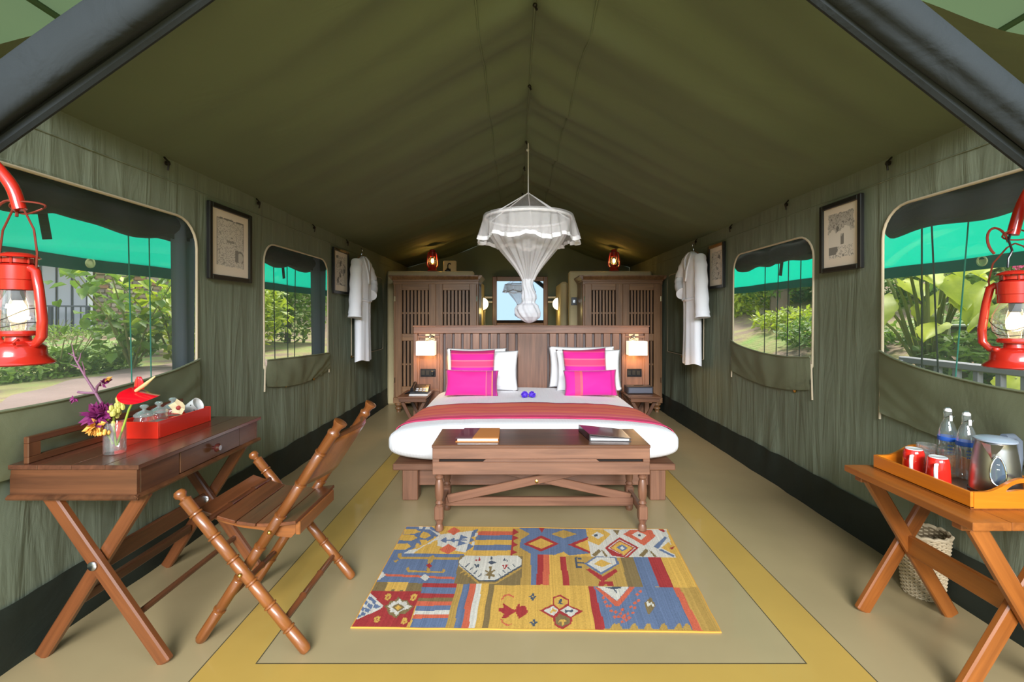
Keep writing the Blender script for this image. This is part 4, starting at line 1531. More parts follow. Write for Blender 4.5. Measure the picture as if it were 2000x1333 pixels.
RUGPOLY = [('b',[-3,1022,89,1019,147,891,42,645,-3,643]),
('y',[-1,956,42,958,66,923,43,894,5,888]),
('y',[1,885,44,880,65,840,48,800,2,804]),
('y',[-2,759,38,767,56,730,42,692,2,691]),
('y',[73,930,95,910,111,869,93,828,69,854]),
('y',[123,869,144,830,138,797,122,796]),
('y',[76,814,103,815,109,763,92,750]),
('y',[70,775,83,762,84,725,70,724]),
('w',[51,1002,63,1006,68,966,52,965]),
('w',[76,996,93,989,96,960,77,959]),
('w',[96,960,133,912,147,891,74,644,41,647,57,687,87,706,97,744,120,764,130,803,147,817,142,863]),
('w',[143,891,262,946,257,665,146,733]),
('y',[74,644,258,653,211,699,144,746]),
('y',[124,1013,283,990,143,888]),
('b',[152,810,170,858,178,773]),
('b',[173,822,192,823,194,804,175,803]),
('b',[185,816,201,852,207,780]),
('b',[220,894,250,848,219,820]),
('b',[221,813,252,776,218,739]),
('b',[203,823,248,828,249,809,205,807]),
('s',[185,996,215,944,194,882,164,934]),
('s',[185,766,222,709,196,646,160,697]),
('b',[262,953,281,968,276,918,281,897,262,848,279,816,255,782,278,751,274,726,255,674,260,815]),
('w',[274,918,283,918,281,863,272,855]),
('w',[271,796,282,803,280,751,268,757]),
('y',[284,998,416,1004,416,945,283,939]),
('s',[283,939,416,945,416,889,282,883]),
('b',[282,883,416,889,416,828,281,822]),
('y',[281,822,416,828,416,763,280,758]),
('b',[280,758,416,763,416,698,279,692]),
('y',[279,692,416,698,416,634,278,629]),
('o',[414,986,487,985,484,913,447,836,445,746,486,662,488,340,453,339,454,632,415,636]),
('r',[416,981,436,932,417,892]),
('r',[417,889,438,854,417,816]),
('r',[416,808,437,770,416,730]),
('r',[416,707,436,678,415,639]),
('r',[413,981,418,981,419,636,415,636]),
('b',[434,994,691,988,693,675,617,644,597,685,548,630,507,640,506,344,488,343,485,657,443,735,446,836,478,912]),
('r',[455,780,520,892,584,786,519,686]),
('r',[616,774,693,878,691,670]),
('r',[510,992,533,993,523,927]),
('y',[474,781,520,855,564,785,520,719]),
('y',[641,775,692,846,691,698]),
('o',[557,910,605,973,654,914,602,853]),
('y',[548,630,598,689,616,633,587,342,543,340]),
('w',[696,986,996,1000,979,635,689,624,690,807]),
('y',[696,986,756,986,780,918,726,770,691,826]),
('w',[707,901,731,952,754,903,728,851]),
('d',[717,909,729,922,730,889,717,885]),
('r',[744,739,809,881,866,750,815,629,764,650]),
('w',[755,740,806,851,855,747,809,640]),
('r',[760,740,805,838,850,747,807,646]),
('y',[766,740,804,825,844,747,805,657]),
('b',[786,747,809,788,826,743,804,701]),
('w',[797,741,808,763,814,738,804,718]),
('s',[826,920,857,982,938,986,943,898,887,774,850,873]),
('w',[857,915,885,963,912,910,884,844]),
('d',[879,916,889,926,891,896,880,892]),
('b',[920,765,977,899,983,879,931,734]),
('b',[930,728,943,735,979,659,971,641]),
('y',[944,751,981,826,991,731,978,676]),
('r',[973,752,996,773,979,728]),
('r',[963,998,981,1017,990,970,980,953]),
('n',[694,659,722,726,730,702,704,634]),
('n',[730,720,737,708,748,644,740,632]),
('n',[855,654,889,741,895,709,868,637]),
('n',[898,715,904,709,916,644,906,638]),
('n',[792,976,818,980,804,908]),
('b',[-4,649,255,647,244,573,245,530,249,341,-18,346]),
('o',[24,644,34,654,41,610,241,609,243,584,40,583,26,610]),
('o',[21,565,34,582,36,568,30,543]),
('o',[75,486,82,502,90,466,196,465,196,496,207,476,203,445,88,446]),
('o',[133,602,147,637,157,603,150,537,158,444,148,443]),
('r',[137,520,144,545,157,516,151,486]),
('s',[12,430,243,407,244,386,12,409]),
('w',[132,398,144,431,164,400,153,364]),
('w',[0,458,19,419,7,368,-3,374]),
('n',[0,351,104,350,150,342,153,268,-5,270]),
('y',[38,354,103,352,105,265,98,265,96,286,85,286,86,268,72,268,69,288,59,288,60,268,42,270]),
('n',[239,632,458,634,454,339,248,339]),
('o',[254,447,259,442,271,463,265,473]),
('o',[438,454,433,449,420,473,425,479]),
('o',[268,430,273,425,285,445,279,455]),
('o',[427,435,422,430,410,455,415,460]),
('o',[282,413,287,408,299,428,293,438]),
('o',[416,417,412,412,399,436,404,442]),
('o',[296,396,301,391,313,411,307,420]),
('o',[406,400,401,395,389,418,394,423]),
('o',[309,379,315,374,326,394,321,403]),
('o',[396,382,391,377,379,400,383,405]),
('o',[244,519,252,519,325,358,376,357,453,516,457,504,378,346,322,346]),
('w',[257,630,438,637,455,592,455,527,376,369,322,374,248,519,242,573]),
('d',[247,530,251,532,323,379,321,372]),
('d',[376,369,373,378,453,538,455,525]),
('d',[321,381,375,379,376,369,321,372]),
('d',[267,509,271,504,281,547,277,550]),
('d',[433,510,435,516,426,547,423,543]),
('d',[284,477,287,472,297,511,294,514]),
('d',[418,478,420,484,410,513,408,508]),
('d',[300,445,304,440,313,477,310,480]),
('d',[403,448,405,453,396,479,393,475]),
('d',[316,414,320,409,329,443,325,446]),
('d',[388,417,391,422,381,446,379,442]),
('n',[347,514,355,515,358,466,367,490,369,472,358,441,369,431,369,410,357,419,357,390,349,396,349,419,336,428,347,449,335,470,336,481,351,461]),
('d',[340,555,351,579,370,556,354,536]),
('d',[345,628,351,628,353,588,347,588]),
('d',[295,544,300,545,308,511,305,498]),
('d',[307,543,313,534,312,503,308,511]),
('d',[389,579,395,607,400,579]),
('d',[401,590,409,579,404,566]),
('r',[295,575,300,598,304,575]),
('r',[305,575,309,621,315,576]),
('r',[390,533,395,533,400,491,397,491]),
('r',[401,536,409,538,403,493,399,498]),
('b',[483,662,507,651,506,344,488,343]),
('r',[507,651,528,652,523,345,504,344]),
('s',[528,652,547,653,544,340,523,345]),
('y',[547,653,585,643,588,342,544,340]),
('r',[584,632,604,632,606,339,586,338]),
('o',[604,637,792,633,786,336,606,339]),
('d',[634,618,642,634,639,512,632,512]),
('d',[643,623,658,623,657,601,642,601]),
('d',[641,575,663,576,662,558,641,558]),
('d',[639,532,654,533,653,512,639,512]),
('b',[663,558,706,641,774,637,781,563,712,445]),
('w',[674,559,709,632,769,628,771,563,714,470]),
('y',[695,560,724,608,753,562,719,523]),
('r',[666,497,679,509,715,433,762,506,768,480,716,386,742,383,742,344,724,343,725,359,716,359,714,341,696,340,700,382,708,386]),
('n',[791,633,835,635,835,338,786,336]),
('b',[835,635,882,637,884,340,834,338]),
('r',[882,637,926,638,928,338,884,336]),
('y',[926,638,998,637,1002,339,928,338]),
('r',[-5,271,160,274,154,232,151,-16,-14,0]),
('w',[-6,265,62,152,53,121,-6,40]),
('b',[5,227,19,211,19,187,5,206]),
('b',[20,207,35,187,33,161,21,183]),
('b',[-1,196,11,180,10,154,-3,174]),
('b',[15,172,30,155,30,125,15,147]),
('b',[35,169,55,148,45,130,35,139]),
('b',[-3,152,12,135,11,110,-3,123]),
('b',[13,140,29,120,25,99,12,114]),
('b',[-4,94,10,82,7,60,-6,70]),
('b',[8,106,20,97,18,75,8,84]),
('n',[62,150,74,168,75,197,87,197,92,226,108,202,123,202,134,170,150,151,139,120,133,97,119,96,111,63,99,77,84,95,75,129]),
('w',[73,148,80,168,83,189,94,185,97,214,110,185,122,190,128,166,143,151,134,131,123,123,116,115,109,78,99,103,88,107,83,133]),
('n',[86,145,101,175,126,142,108,110]),
('y',[96,143,103,159,117,142,108,120]),
('y',[55,204,51,240,57,255,67,246,71,213,65,196]),
('r',[61,213,58,237,61,237,64,213]),
('y',[131,202,128,238,135,253,145,245,147,211,141,195]),
('r',[138,212,136,235,138,235,140,212]),
('y',[54,35,50,66,57,78,66,71,69,43,63,28]),
('r',[60,43,57,63,60,63,62,43]),
('y',[131,28,128,59,134,71,143,64,146,36,140,21]),
('r',[137,36,135,56,137,56,139,36]),
('r',[150,345,257,349,257,312,151,309]),
('b',[151,309,257,312,257,260,153,256]),
('r',[153,256,257,260,257,226,153,222]),
('n',[153,222,257,226,257,196,154,193]),
('s',[154,193,257,196,257,162,155,159]),
('b',[155,159,257,162,257,125,156,122]),
('w',[156,122,257,125,257,95,157,92]),
('s',[157,92,257,95,257,68,158,65]),
('b',[158,65,257,68,257,-7,160,-10]),
('o',[257,343,276,344,279,-11,257,-11]),
('b',[276,344,296,345,300,-10,279,-11]),
('s',[296,345,315,345,319,-9,300,-10]),
('w',[315,345,334,346,338,-9,319,-9]),
('y',[334,346,355,347,356,-8,338,-9]),
('n',[355,347,373,347,376,-8,356,-8]),
('y',[372,339,662,341,668,-18,375,-16]),
('r',[395,147,411,148,406,190,418,168,443,133,454,191,457,165,473,168,482,119,455,76,445,122,419,76,407,76,413,106,397,124]),
('s',[400,211,403,242,418,265,438,242,436,232,418,250,407,234,404,207]),
('s',[403,69,409,39,424,18,441,38,426,30,412,46,407,69]),
('d',[479,241,488,250,490,269,496,269,498,250,507,242,499,233,497,212,490,212,487,233]),
('y',[489,241,493,251,496,241,493,231]),
('d',[483,46,492,53,493,70,499,70,501,54,509,47,502,40,499,22,493,22,491,39]),
('y',[492,46,496,55,499,47,496,38]),
('r',[513,132,552,182,553,239,574,262,601,224,600,174,638,132,603,80,601,38,574,1,553,29,550,78]),
('w',[525,132,554,169,569,137,552,92]),
('w',[574,134,595,170,626,132,600,88]),
('y',[558,233,573,248,596,218,595,189,571,145,557,184]),
('n',[558,81,569,112,598,78,597,46,575,16,558,36]),
('d',[564,190,571,197,572,225,579,226,578,197,584,184]),
('d',[587,142,596,136,610,144,608,120,595,125,588,117]),
('y',[563,49,570,70,583,71,588,49,580,53,578,28,572,28,573,52]),
('y',[543,121,552,152,562,137,560,118,553,133,547,114]),
('r',[662,335,682,335,692,-19,665,-19]),
('b',[681,335,925,338,930,7,691,4]),
('o',[688,11,931,13,932,1,688,-6]),
('o',[702,6,713,43,721,46,727,7]),
('o',[713,7,724,43,732,47,738,7]),
('o',[756,8,767,44,776,48,781,9]),
('o',[794,9,807,46,815,49,819,10]),
('o',[836,11,849,47,857,51,861,11]),
('o',[877,12,891,48,899,52,902,13]),
('o',[898,12,912,49,921,53,923,13]),
('s',[681,332,696,325,741,212,790,336,807,336,745,174,734,174]),
('w',[691,336,789,337,742,217]),
('d',[713,332,767,337,762,320,744,317,748,265,738,313]),
('s',[697,242,705,256,709,241,701,227]),
('s',[701,209,709,223,713,208,705,195]),
('s',[704,177,712,190,716,176,708,163]),
('s',[713,177,721,190,725,176,717,163]),
('s',[713,138,721,151,725,137,717,125]),
('s',[724,131,732,143,736,130,728,117]),
('s',[729,94,737,106,741,93,733,81]),
('s',[740,87,748,99,752,86,744,74]),
('s',[735,58,742,69,746,56,738,45]),
('s',[747,72,755,84,759,71,751,59]),
('s',[758,117,765,129,769,116,761,104]),
('s',[773,125,781,137,784,124,776,111]),
('s',[772,171,780,184,784,170,775,157]),
('s',[783,164,791,177,795,163,786,150]),
('s',[787,204,795,217,799,203,790,189]),
('s',[800,221,808,234,812,219,803,206]),
('s',[801,271,809,285,813,270,804,256]),
('s',[813,298,821,312,825,297,816,282]),
('s',[737,116,745,129,749,115,741,103]),
('s',[747,102,755,114,759,100,751,88]),
('s',[757,87,765,99,769,86,761,74]),
('s',[718,93,725,105,729,92,721,80]),
('s',[746,147,754,160,758,146,749,133]),
('n',[819,197,844,251,851,182,822,108]),
('w',[825,205,833,218,834,197,843,214,847,178,840,172,839,189,828,173]),
('s',[924,338,944,336,953,-8,928,7]),
('o',[944,336,1001,342,1008,0,952,-1])]

# ------------------------------------------------------------------ kilim
RC = {'b': (100, 115, 144), 'y': (208, 164, 80), 'o': (180, 144, 76), 'r': (162, 56, 56), 's': (202, 100, 74), 'w': (206, 200, 188), 'n': (128, 108, 72), 'd': (76, 84, 96)}
FLc, FRc, BRc, BLc = V(-.705, 2.033, 0), V(.8775, 2.003, 0), V(.960, 2.964, 0), V(-.690, 3.007, 0)


def rug_pt(u, v, z=.006):
    p = FLc * (1 - u) * (1 - v) + FRc * u * (1 - v) + BRc * u * v + BLc * (1 - u) * v
    return V(p.x + .003 * nz(v * 9, 1.0), p.y + .003 * nz(u * 12, 2.0), z + .0015 * nz(u * 9, v * 7))


NU, NV = 300, 190
rug_cols = np.zeros((NV, NU, 3), np.float32)
rug_cols[:, :] = hex3(*RC['y'])
gu, gv = np.meshgrid((np.arange(NU) + .5) / NU, (np.arange(NV) + .5) / NV)
for c, q in RUGPOLY:
    P_ = np.array(q, float).reshape(-1, 2) / 1000
    ins = np.zeros(gu.shape, bool)
    for i in range(len(P_)):
        (a, b), (d, e) = P_[i], P_[i - 1]
        cond = ((b > gv) != (e > gv))
        with np.errstate(divide='ignore', invalid='ignore'):
            ins ^= cond & (gu < (d - a) * (gv - b) / ((e - b) if e != b else 1e-9) + a)
    rug_cols[ins] = hex3(*RC[c])
rs = np.random.RandomState(3)
rug_cols *= (1 + .10 * rs.randn(1, NU, 1) * .6 + .05 * rs.randn(NV, NU, 1)).clip(.75, 1.25)
KILIM = printed('woven_kilim', .95, .35, 90)
t = thing('kilim_rug', (.11, 2.5, 0), 'patchwork kilim rug in yellow, blue and red on the floor before the bench', 'rug')
raster_sheet('pile', rug_pt, NU, NV, rug_cols, KILIM, t)
m = MB()
rim = [rug_pt(i / 40, 0, .003) for i in range(41)] + [rug_pt(1, i / 24, .003) for i in range(1, 25)] + [rug_pt(1 - i / 40, 1, .003) for i in range(1, 41)] + [rug_pt(0, 1 - i / 24, .003) for i in range(1, 24)]
m.tube(rim, .0042, 6, closed=True)
m.build('bound_edge', plain('yellow_binding', srgb(206, 150, 60), .9), t)


# ------------------------------------------------------------------ framed drawings
def picture(side, y0, y1, z0, z1, seed, fmat, label, style):
    x = (XL + .012) if side < 0 else (XR - .012)
    s = -side
    yc = (y0 + y1) / 2
    t = thing('framed_picture', (x, yc, z0), label, 'picture', 'framed ink drawings')
    fw, d = .032, .024
    for nm, a in (('frame_bar', (y0, y0 + fw, z0, z1)), ('frame_bar', (y1 - fw, y1, z0, z1)), ('frame_bar', (y0 + fw, y1 - fw, z0, z0 + fw)), ('frame_bar', (y0 + fw, y1 - fw, z1 - fw, z1))):
        m = MB()
        m.box(x, x + s * d, a[0], a[1], a[2], a[3], .004)
        m.build(nm, fmat if not (style == 3 and a[2] > z1 - .1) else BROWNFRAME, t)
    nu, nv = 66, 84
    cols = np.zeros((nv, nu, 3), np.float32)
    paper, mat_, ink = np.array(hex3(214, 204, 190)), np.array(hex3(222, 208, 190)), np.array(hex3(66, 66, 64))
    for j in range(nv):
        for i in range(nu):
            u, v = (i + .5) / nu, (j + .5) / nv
            c = mat_
            a, b = (u - .5) / .36, (v - .52) / .37
            e = abs(a) if style in (0, 2) else abs(a) + .12 * nz(v * 9, seed)
            if e < 1 and abs(b) < 1 + .06 * nz(u * 9, seed):
                q = nz(a * 2.2, b * 2.6, seed) + .5 * nz(a * 5, b * 5, seed + 3)
                line = abs(math.sin(q * 13)) < .34
                dark = 0.0
                if style == 0:      # a road between trees, cart at the corner
                    dark = .75 if (b > .93 or abs(a) > .95) else (.55 if line else .12)
                    if a > .35 and -.75 < b < -.25:
                        r = math.hypot(a - .72, (b + .55) * 1.2)
                        dark = .7 if (abs(r - .3) < .05 or a < .6) else .25
                    if abs(a) < .3 and .0 < b < .12:
                        dark = .6
                elif style == 1:    # leafy top, two figures, ground
                    f = .35 + .9 * b + .5 * q if b > .1 else 0
                    dark = (.75 if line else .35) if f > .55 else (.0)
                    if math.hypot((a + .25) * 1.2, b - .3) < .13:
                        dark = .8
                    if abs(a - .12) < .14 and -.45 < b < .05:
                        dark = .75 if q > -.1 else .4
                    if b < -.5 and line:
                        dark = .6
                    if a < -.25 and -.85 < b < -.5 and q > -.25:
                        dark = .75
                else:
                    dark = (.65 if line else .1)
                    if q > .35:
                        dark = .8
                    if math.hypot(a - .2, b + .1) < .25:
                        dark = .1 if q > 0 else .6
                c = paper * (1 - dark) + ink * dark
            cols[j, i] = c
    ya, yb = (y0 + fw, y1 - fw)
    raster_sheet('drawing', lambda u, v: V(x + s * .010, (yb + (ya - yb) * u) if side > 0 else (ya + (yb - ya) * u), z0 + fw + (z1 - z0 - 2 * fw) * v), nu, nv, cols, PAPER, t)
    m = MB(); m.box(x, x + s * .008, y0 + .01, y1 - .01, z0 + .01, z1 - .01, .001); m.build('backing_board', PIPING, t)
    return t


picture(-1, 2.96, 3.44, 1.585, 2.078, 3.1, BLACKFRAME, 'black framed ink drawing of a cart on a lane between the two left windows', 0)
picture(-1, 5.00, 5.46, 1.59, 2.085, 8.7, BLACKFRAME, 'black framed drawing beside the white robe behind the desk chair', 2)
picture(1, 2.81, 3.195, 1.635, 2.085, 5.3, BLACKFRAME, 'black framed drawing of figures under leaves, between the two right windows', 1)
picture(1, 4.66, 5.04, 1.63, 2.088, 12.9, BLACKFRAME, 'framed drawing with a gilt brown top bar beside the robe on the right wall', 3)


# ------------------------------------------------------------------ bath robes
def robe(side, yc, label, hlabel, zh):
    x0 = (XL + .125) if side < 0 else (XR - .125)
    s = -side
    t = thing('hanger', (x0, yc, 1.99), hlabel, 'hanger', 'coat hangers')
    m = MB(); m.tube([(x0, yc - .2, 1.985), (x0, yc - .1, 2.03), (x0, yc, 2.055), (x0, yc + .1, 2.03), (x0, yc + .2, 1.985)], [.01, .014, .017, .014, .01], 8); m.build('wooden_bar', wood('hanger_wood', srgb(96, 60, 26), srgb(150, 100, 48)) if 'hanger_wood' not in MATS else MATS['hanger_wood'], t)
    m = MB(); m.tube([(x0, yc, 2.06), (x0, yc, 2.09)] + [(x0 - s * .0, yc + .028 * math.sin(a), 2.125 - .03 * math.cos(a)) for a in [0.3 + .45 * k for k in range(9)]], .0045, 8); m.build('hook', STEEL, t)
    t = thing('bath_robe', (x0, yc, .82), label, 'robe', 'white bath robes')
    rows = [(2.055, .05, .03, 0), (2.02, .13, .05, 0), (1.96, .20, .065, 0), (1.85, .205, .075, 0), (1.70, .185, .08, 0), (1.55, .165, .075, 0), (1.45, .165, .075, .0), (1.2, .18, .075, .0), (1.0, .19, .075, .01), (.82, .20, .075, .02)]

    def body(u, v):
        q = v * (len(rows) - 1)
        i = min(int(q), len(rows) - 2)
        f = q - i
        z, w, d, o = [rows[i][k] * (1 - f) + rows[i + 1][k] * f for k in range(4)]
        a = 2 * PI * u
        fold = 1 + min(1, v * 1.6) * (.10 * math.sin(a * 7 + v * 2) + .06 * math.sin(a * 11 + 2))
        return V(x0 + s * d * math.sin(a) * fold + s * .01, yc + o + w * math.cos(a) * (1 + .04 * math.sin(v * 14)), z + .012 * math.sin(a * 3) * v)
    m = MB(); m.grid(body, 64, 60, wrap=True); m.build('body', ROBECLOTH, t, smooth=180)
    # straight near sleeve, far sleeve bent back to the pocket
    near = [(x0, yc - .17, 1.98), (x0 + s * .01, yc - .225, 1.88), (x0 + s * .02, yc - .265, 1.65), (x0 + s * .02, yc - .29, 1.40), (x0 + s * .02, yc - .30, 1.33)]
    far = [(x0, yc + .16, 1.98), (x0 + s * .01, yc + .25, 1.90), (x0 + s * .02, yc + .33, 1.79), (x0 + s * .04, yc + .27, 1.70), (x0 + s * .06, yc + .14, 1.60)]
    for P in (near, far):
        m = MB()
        Pv = [Vector(p) for p in P]
        pts, rr = [], []
        for k in range(17):
            q = k / 16 * (len(Pv) - 1)
            i = min(int(q), len(Pv) - 2)
            pts.append(Pv[i].lerp(Pv[i + 1], q - i))
            rr.append(.062 + .014 * (k / 16) + .004 * math.sin(k * 2.1))
        m.tube(pts, rr, 16)
        m.build('sleeve', ROBECLOTH, t, smooth=80)
    for sg in (-1, 1):
        m = MB()
        m.grid(lambda u, v: body(.25 - sg * (.12 * (1 - v) + .0 * v), v * .42) + V(s * .012, (u - .5) * .05, 0), 3, 14)
        o = m.build('lapel', ROBECLOTH, t, smooth=180)
        o.modifiers.new('thick', 'SOLIDIFY').thickness = .012
    m = MB(); m.tube([body(k / 24, .58) + V(0, 0, 0) for k in range(24)], .018, 8, closed=True); m.build('belt', ROBECLOTH, t)
    return t


robe(-1, 5.62, 'white bath robe on a hanger beside the left wardrobe', 'wooden hanger holding the white robe on the left wall', 2.1)
robe(1, 5.20, 'white bath robe on a hanger beside the gilt topped drawing', 'wooden hanger holding the white robe on the right wall', 2.1)

# ------------------------------------------------------------------ mosquito net
NX, NY = .12, 4.12
t = thing('mosquito_net', (NX, NY, 1.28), 'white mosquito net knotted up above the bed', 'mosquito net')
m = MB(); m.tube([(NX, NY, 2.885), (NX, NY, 2.42)], .005, 6); m.ball((NX - .005, NY, 2.80), .013, 8, 6); m.build('cord', NETHEM, t)
RR = .375
ZR = 2.20


def nrm(u, a, b=0):
    return noise.noise((math.cos(2 * PI * u) * a, math.sin(2 * PI * u) * a, b))


m = MB()
m.grid(lambda u, v: V(NX + (.012 + (RR - .012) * v) * math.cos(2 * PI * u), NY + (.012 + (RR - .012) * v) * math.sin(2 * PI * u), 2.415 - (2.415 - ZR) * (v ** .92) - .012 * math.sin(PI * v)), 64, 10, wrap=True)
m.build('crown', NETOPEN, t, smooth=180, fix=False)
for k in range(5):
    a = 2 * PI * (k + .15) / 5
    m = MB(); m.tube([(NX, NY, 2.425), (NX + RR * math.cos(a), NY + RR * math.sin(a), ZR + .006)], .0045, 6); m.build('crown_tape', NETHEM, t)
m = MB(); m.tube([(NX + RR * math.cos(2 * PI * k / 48), NY + RR * math.sin(2 * PI * k / 48), ZR) for k in range(48)], .011, 8, closed=True); m.build('hoop', NETHEM, t)


def val(u, v):
    a = 2 * PI * u
    r = RR + .018 + (.035 + .022 * math.sin(a * 13 + nrm(u, 2) * 5)) * v + .006 * math.sin(a * 31 + nrm(u, 3) * 6) * (.3 + v)
    drop = .175 + .02 * nrm(u, 1.4, 3) + .014 * math.sin(a * 9)
    return V(NX + r * math.cos(a), NY + r * math.sin(a), ZR + .02 - (drop + .02) * v)


m = MB(); m.grid(val, 180, 10, wrap=True); m.build('valance', NET, t, smooth=180, fix=False)
m = MB(); m.grid(lambda u, v: val(u, 1.0 + .17 * v) + V(.004 * math.cos(2 * PI * u * 60), .006 * math.sin(2 * PI * u * 47), .004 * math.sin(2 * PI * u * 33)), 240, 2, wrap=True); m.build('ruffle', NETHEM, t, smooth=180, fix=False)


def funnel(u, v):
    a = 2 * PI * u
    z = ZR - .02 - (ZR - .02 - 1.66) * v
    q = 1 - v
    base = .048 + (RR - .07) * (q ** .82 * (.55 + .45 * q) + .0)
    base = .048 + (RR - .075) * (.18 * q + .82 * q * q * (3 - 2 * q) ** .9 * .55 + .0 + .0 + .0) if q < .999 else RR - .02
    base *= 1 + (.10 * math.sin(a * 17 + nrm(u, 2.5) * 3) + .07 * math.sin(a * 29)) * (.35 + .65 * v)
    return V(NX + base * math.cos(a), NY + base * math.sin(a) * .95, z)


def funnel(u, v):
    a = 2 * PI * u
    q = 1 - v
    z = ZR - .02 - (ZR - .02 - 1.66) * v
    r = .050 + (RR - .065) * (q ** 1.15) * (1 + .28 * math.sin(PI * q))
    r = min(r, RR - .012)
    r *= 1 + (.09 * math.sin(a * 15 + nrm(u, 2.5) * 3) + .06 * math.sin(a * 27)) * (.3 + .7 * v)
    return V(NX + r * math.cos(a), NY + r * math.sin(a), z)


m = MB(); m.grid(funnel, 200, 36, wrap=True); m.build('gathered_net', NET, t, smooth=180, fix=False)


def knot(u, v):
    a = 2 * PI * u
    prof = [(1.67, .050), (1.62, .047), (1.57, .052), (1.53, .062), (1.50, .064), (1.475, .055), (1.46, .058), (1.44, .090), (1.41, .104), (1.375, .106), (1.34, .094), (1.31, .062), (1.292, .03), (1.285, .0)]
    q = v * (len(prof) - 1)
    i = min(int(q), len(prof) - 2)
    f = q - i
    f = f * f * (3 - 2 * f)
    z = prof[i][0] * (1 - f) + prof[i + 1][0] * f
    r = prof[i][1] * (1 - f) + prof[i + 1][1] * f
    r *= 1 + .07 * math.sin(a * 9 + z * 30) + .10 * noise.noise((math.cos(a) * 2.2, math.sin(a) * 2.2, z * 16))
    return V(NX + r * math.cos(a) + .008 * math.sin(z * 30), NY + r * math.sin(a), z)


m = MB(); m.grid(knot, 72, 60, wrap=True); m.build('knot', NETDENSE, t, smooth=180, fix=False)

# ------------------------------------------------------------------ writing desk
DX0, DX1, DY0, DY1 = -1.93, -1.435, 1.79, 2.63
t = thing('writing_desk', (-1.68, 2.2, 0), 'dark wood campaign desk on crossed legs at the left wall', 'desk')
ZT = .785
n = 4
w = (DX1 - DX0 + .015) / n
for i in range(n):
    m = MB(); m.box(DX0 + i * w + .0006, DX0 + (i + 1) * w - .0006, DY0 - .012, DY1 + .012, ZT - .017, ZT, .0015); m.build('top_board', DESKTOP, t)
m = MB()
m.box(DX0 + .01, DX1 - .002, DY0, DY0 + .02, .665, ZT - .017, .002)
m.box(DX0 + .01, DX1 - .002, DY1 - .02, DY1, .665, ZT - .017, .002)
m.box(DX0 + .01, DX0 + .03, DY0 + .02, DY1 - .02, .665, ZT - .017, .002)
m.box(DX1 - .022, DX1 - .002, DY0 + .02, 2.02, .665, ZT - .017, .002)
m.box(DX1 - .022, DX1 - .002, 2.46, DY1 - .02, .665, ZT - .017, .002)
m.build('case', WALNUT, t)
m = MB()
m.prism([(0, 0), (.012, .004), (.016, .012), (.008, .02), (0, .022)], (DX1 - .002, DY0 - .012, .648), (1, 0, 0), (0, 0, 1), (0, 1, 0), DY1 - DY0 + .024)
m.prism([(0, 0), (.012, .004), (.016, .012), (.008, .02), (0, .022)], (DX0 + .01, DY0, .648), (0, -1, 0), (0, 0, 1), (1, 0, 0), DX1 - DX0)
m.box(DX0 + .01, DX1, DY0, DY1, .648, .667, .002)
m.build('base_moulding', WALNUT, t)
m = MB(); m.box(DX1 - .022, DX1, 2.023, 2.457, .672, ZT - .021, .002); dr = m.build('drawer', WALNUT, t)
m = MB(); m.turned((DX1, 2.24, .722), (DX1 + .036, 2.24, .722), [(.008, 0), (.008, .3), (.02, .5), (.021, .75), (.012, 1)], 14); m.build('knob', plain('glossy_dark_knob', srgb(70, 30, 26), .1, coat=1), dr)
m = MB()
gx = DX0 + .062
for a in ((DY0, DY1, .862, .888), (DY0, DY1, ZT, .812)):
    m.box(gx, gx + .02, a[0], a[1], a[2], a[3], .003)
for y in (DY0, 2.165, DY1 - .05):
    m.box(gx, gx + .02, y, y + .05, .81, .864, .003)
m.build('gallery', WALNUT, t)
for y, off in ((1.835, 0), (2.50, 0)):
    m = MB(); m.bar((-1.81, y, .655), (-1.355, y, 0.0), .052, .032, V(0, 1, 0), .006); m.build('leg', LEGWOOD, t)
    m = MB(); m.bar((-1.465, y + .036, .655), (-1.875, y + .036, 0.0), .052, .032, V(0, 1, 0), .006); m.build('leg', LEGWOOD, t)
    m = MB(); m.turned((-1.627, y - .018, .384), (-1.627, y - .026, .384), [(.018, 0), (.018, .6), (.012, 1)], 12); m.build('pivot_bolt', STEEL, t)
m = MB(); m.bar((-1.64, 1.87, .375), (-1.64, 2.51, .375), .02, .075, V(0, 0, 1)); m.build('stretcher', WALNUT, t)
m = MB(); m.bar((-1.735, 1.89, .217), (-1.735, 2.51, .217), .028, .04, V(0, 0, 1)); m.build('stretcher', WALNUT, t)
m = MB(); m.tube([(-1.48, 1.84, .178), (-1.48, 2.50, .178)], .013, 10); m.build('stretcher', WALNUT, t)

# ------------------------------------------------------------------ folding chair
t = thing('folding_chair', (-1.05, 2.15, 0), 'orange brown folding chair with turned bamboo style legs before the desk', 'chair')


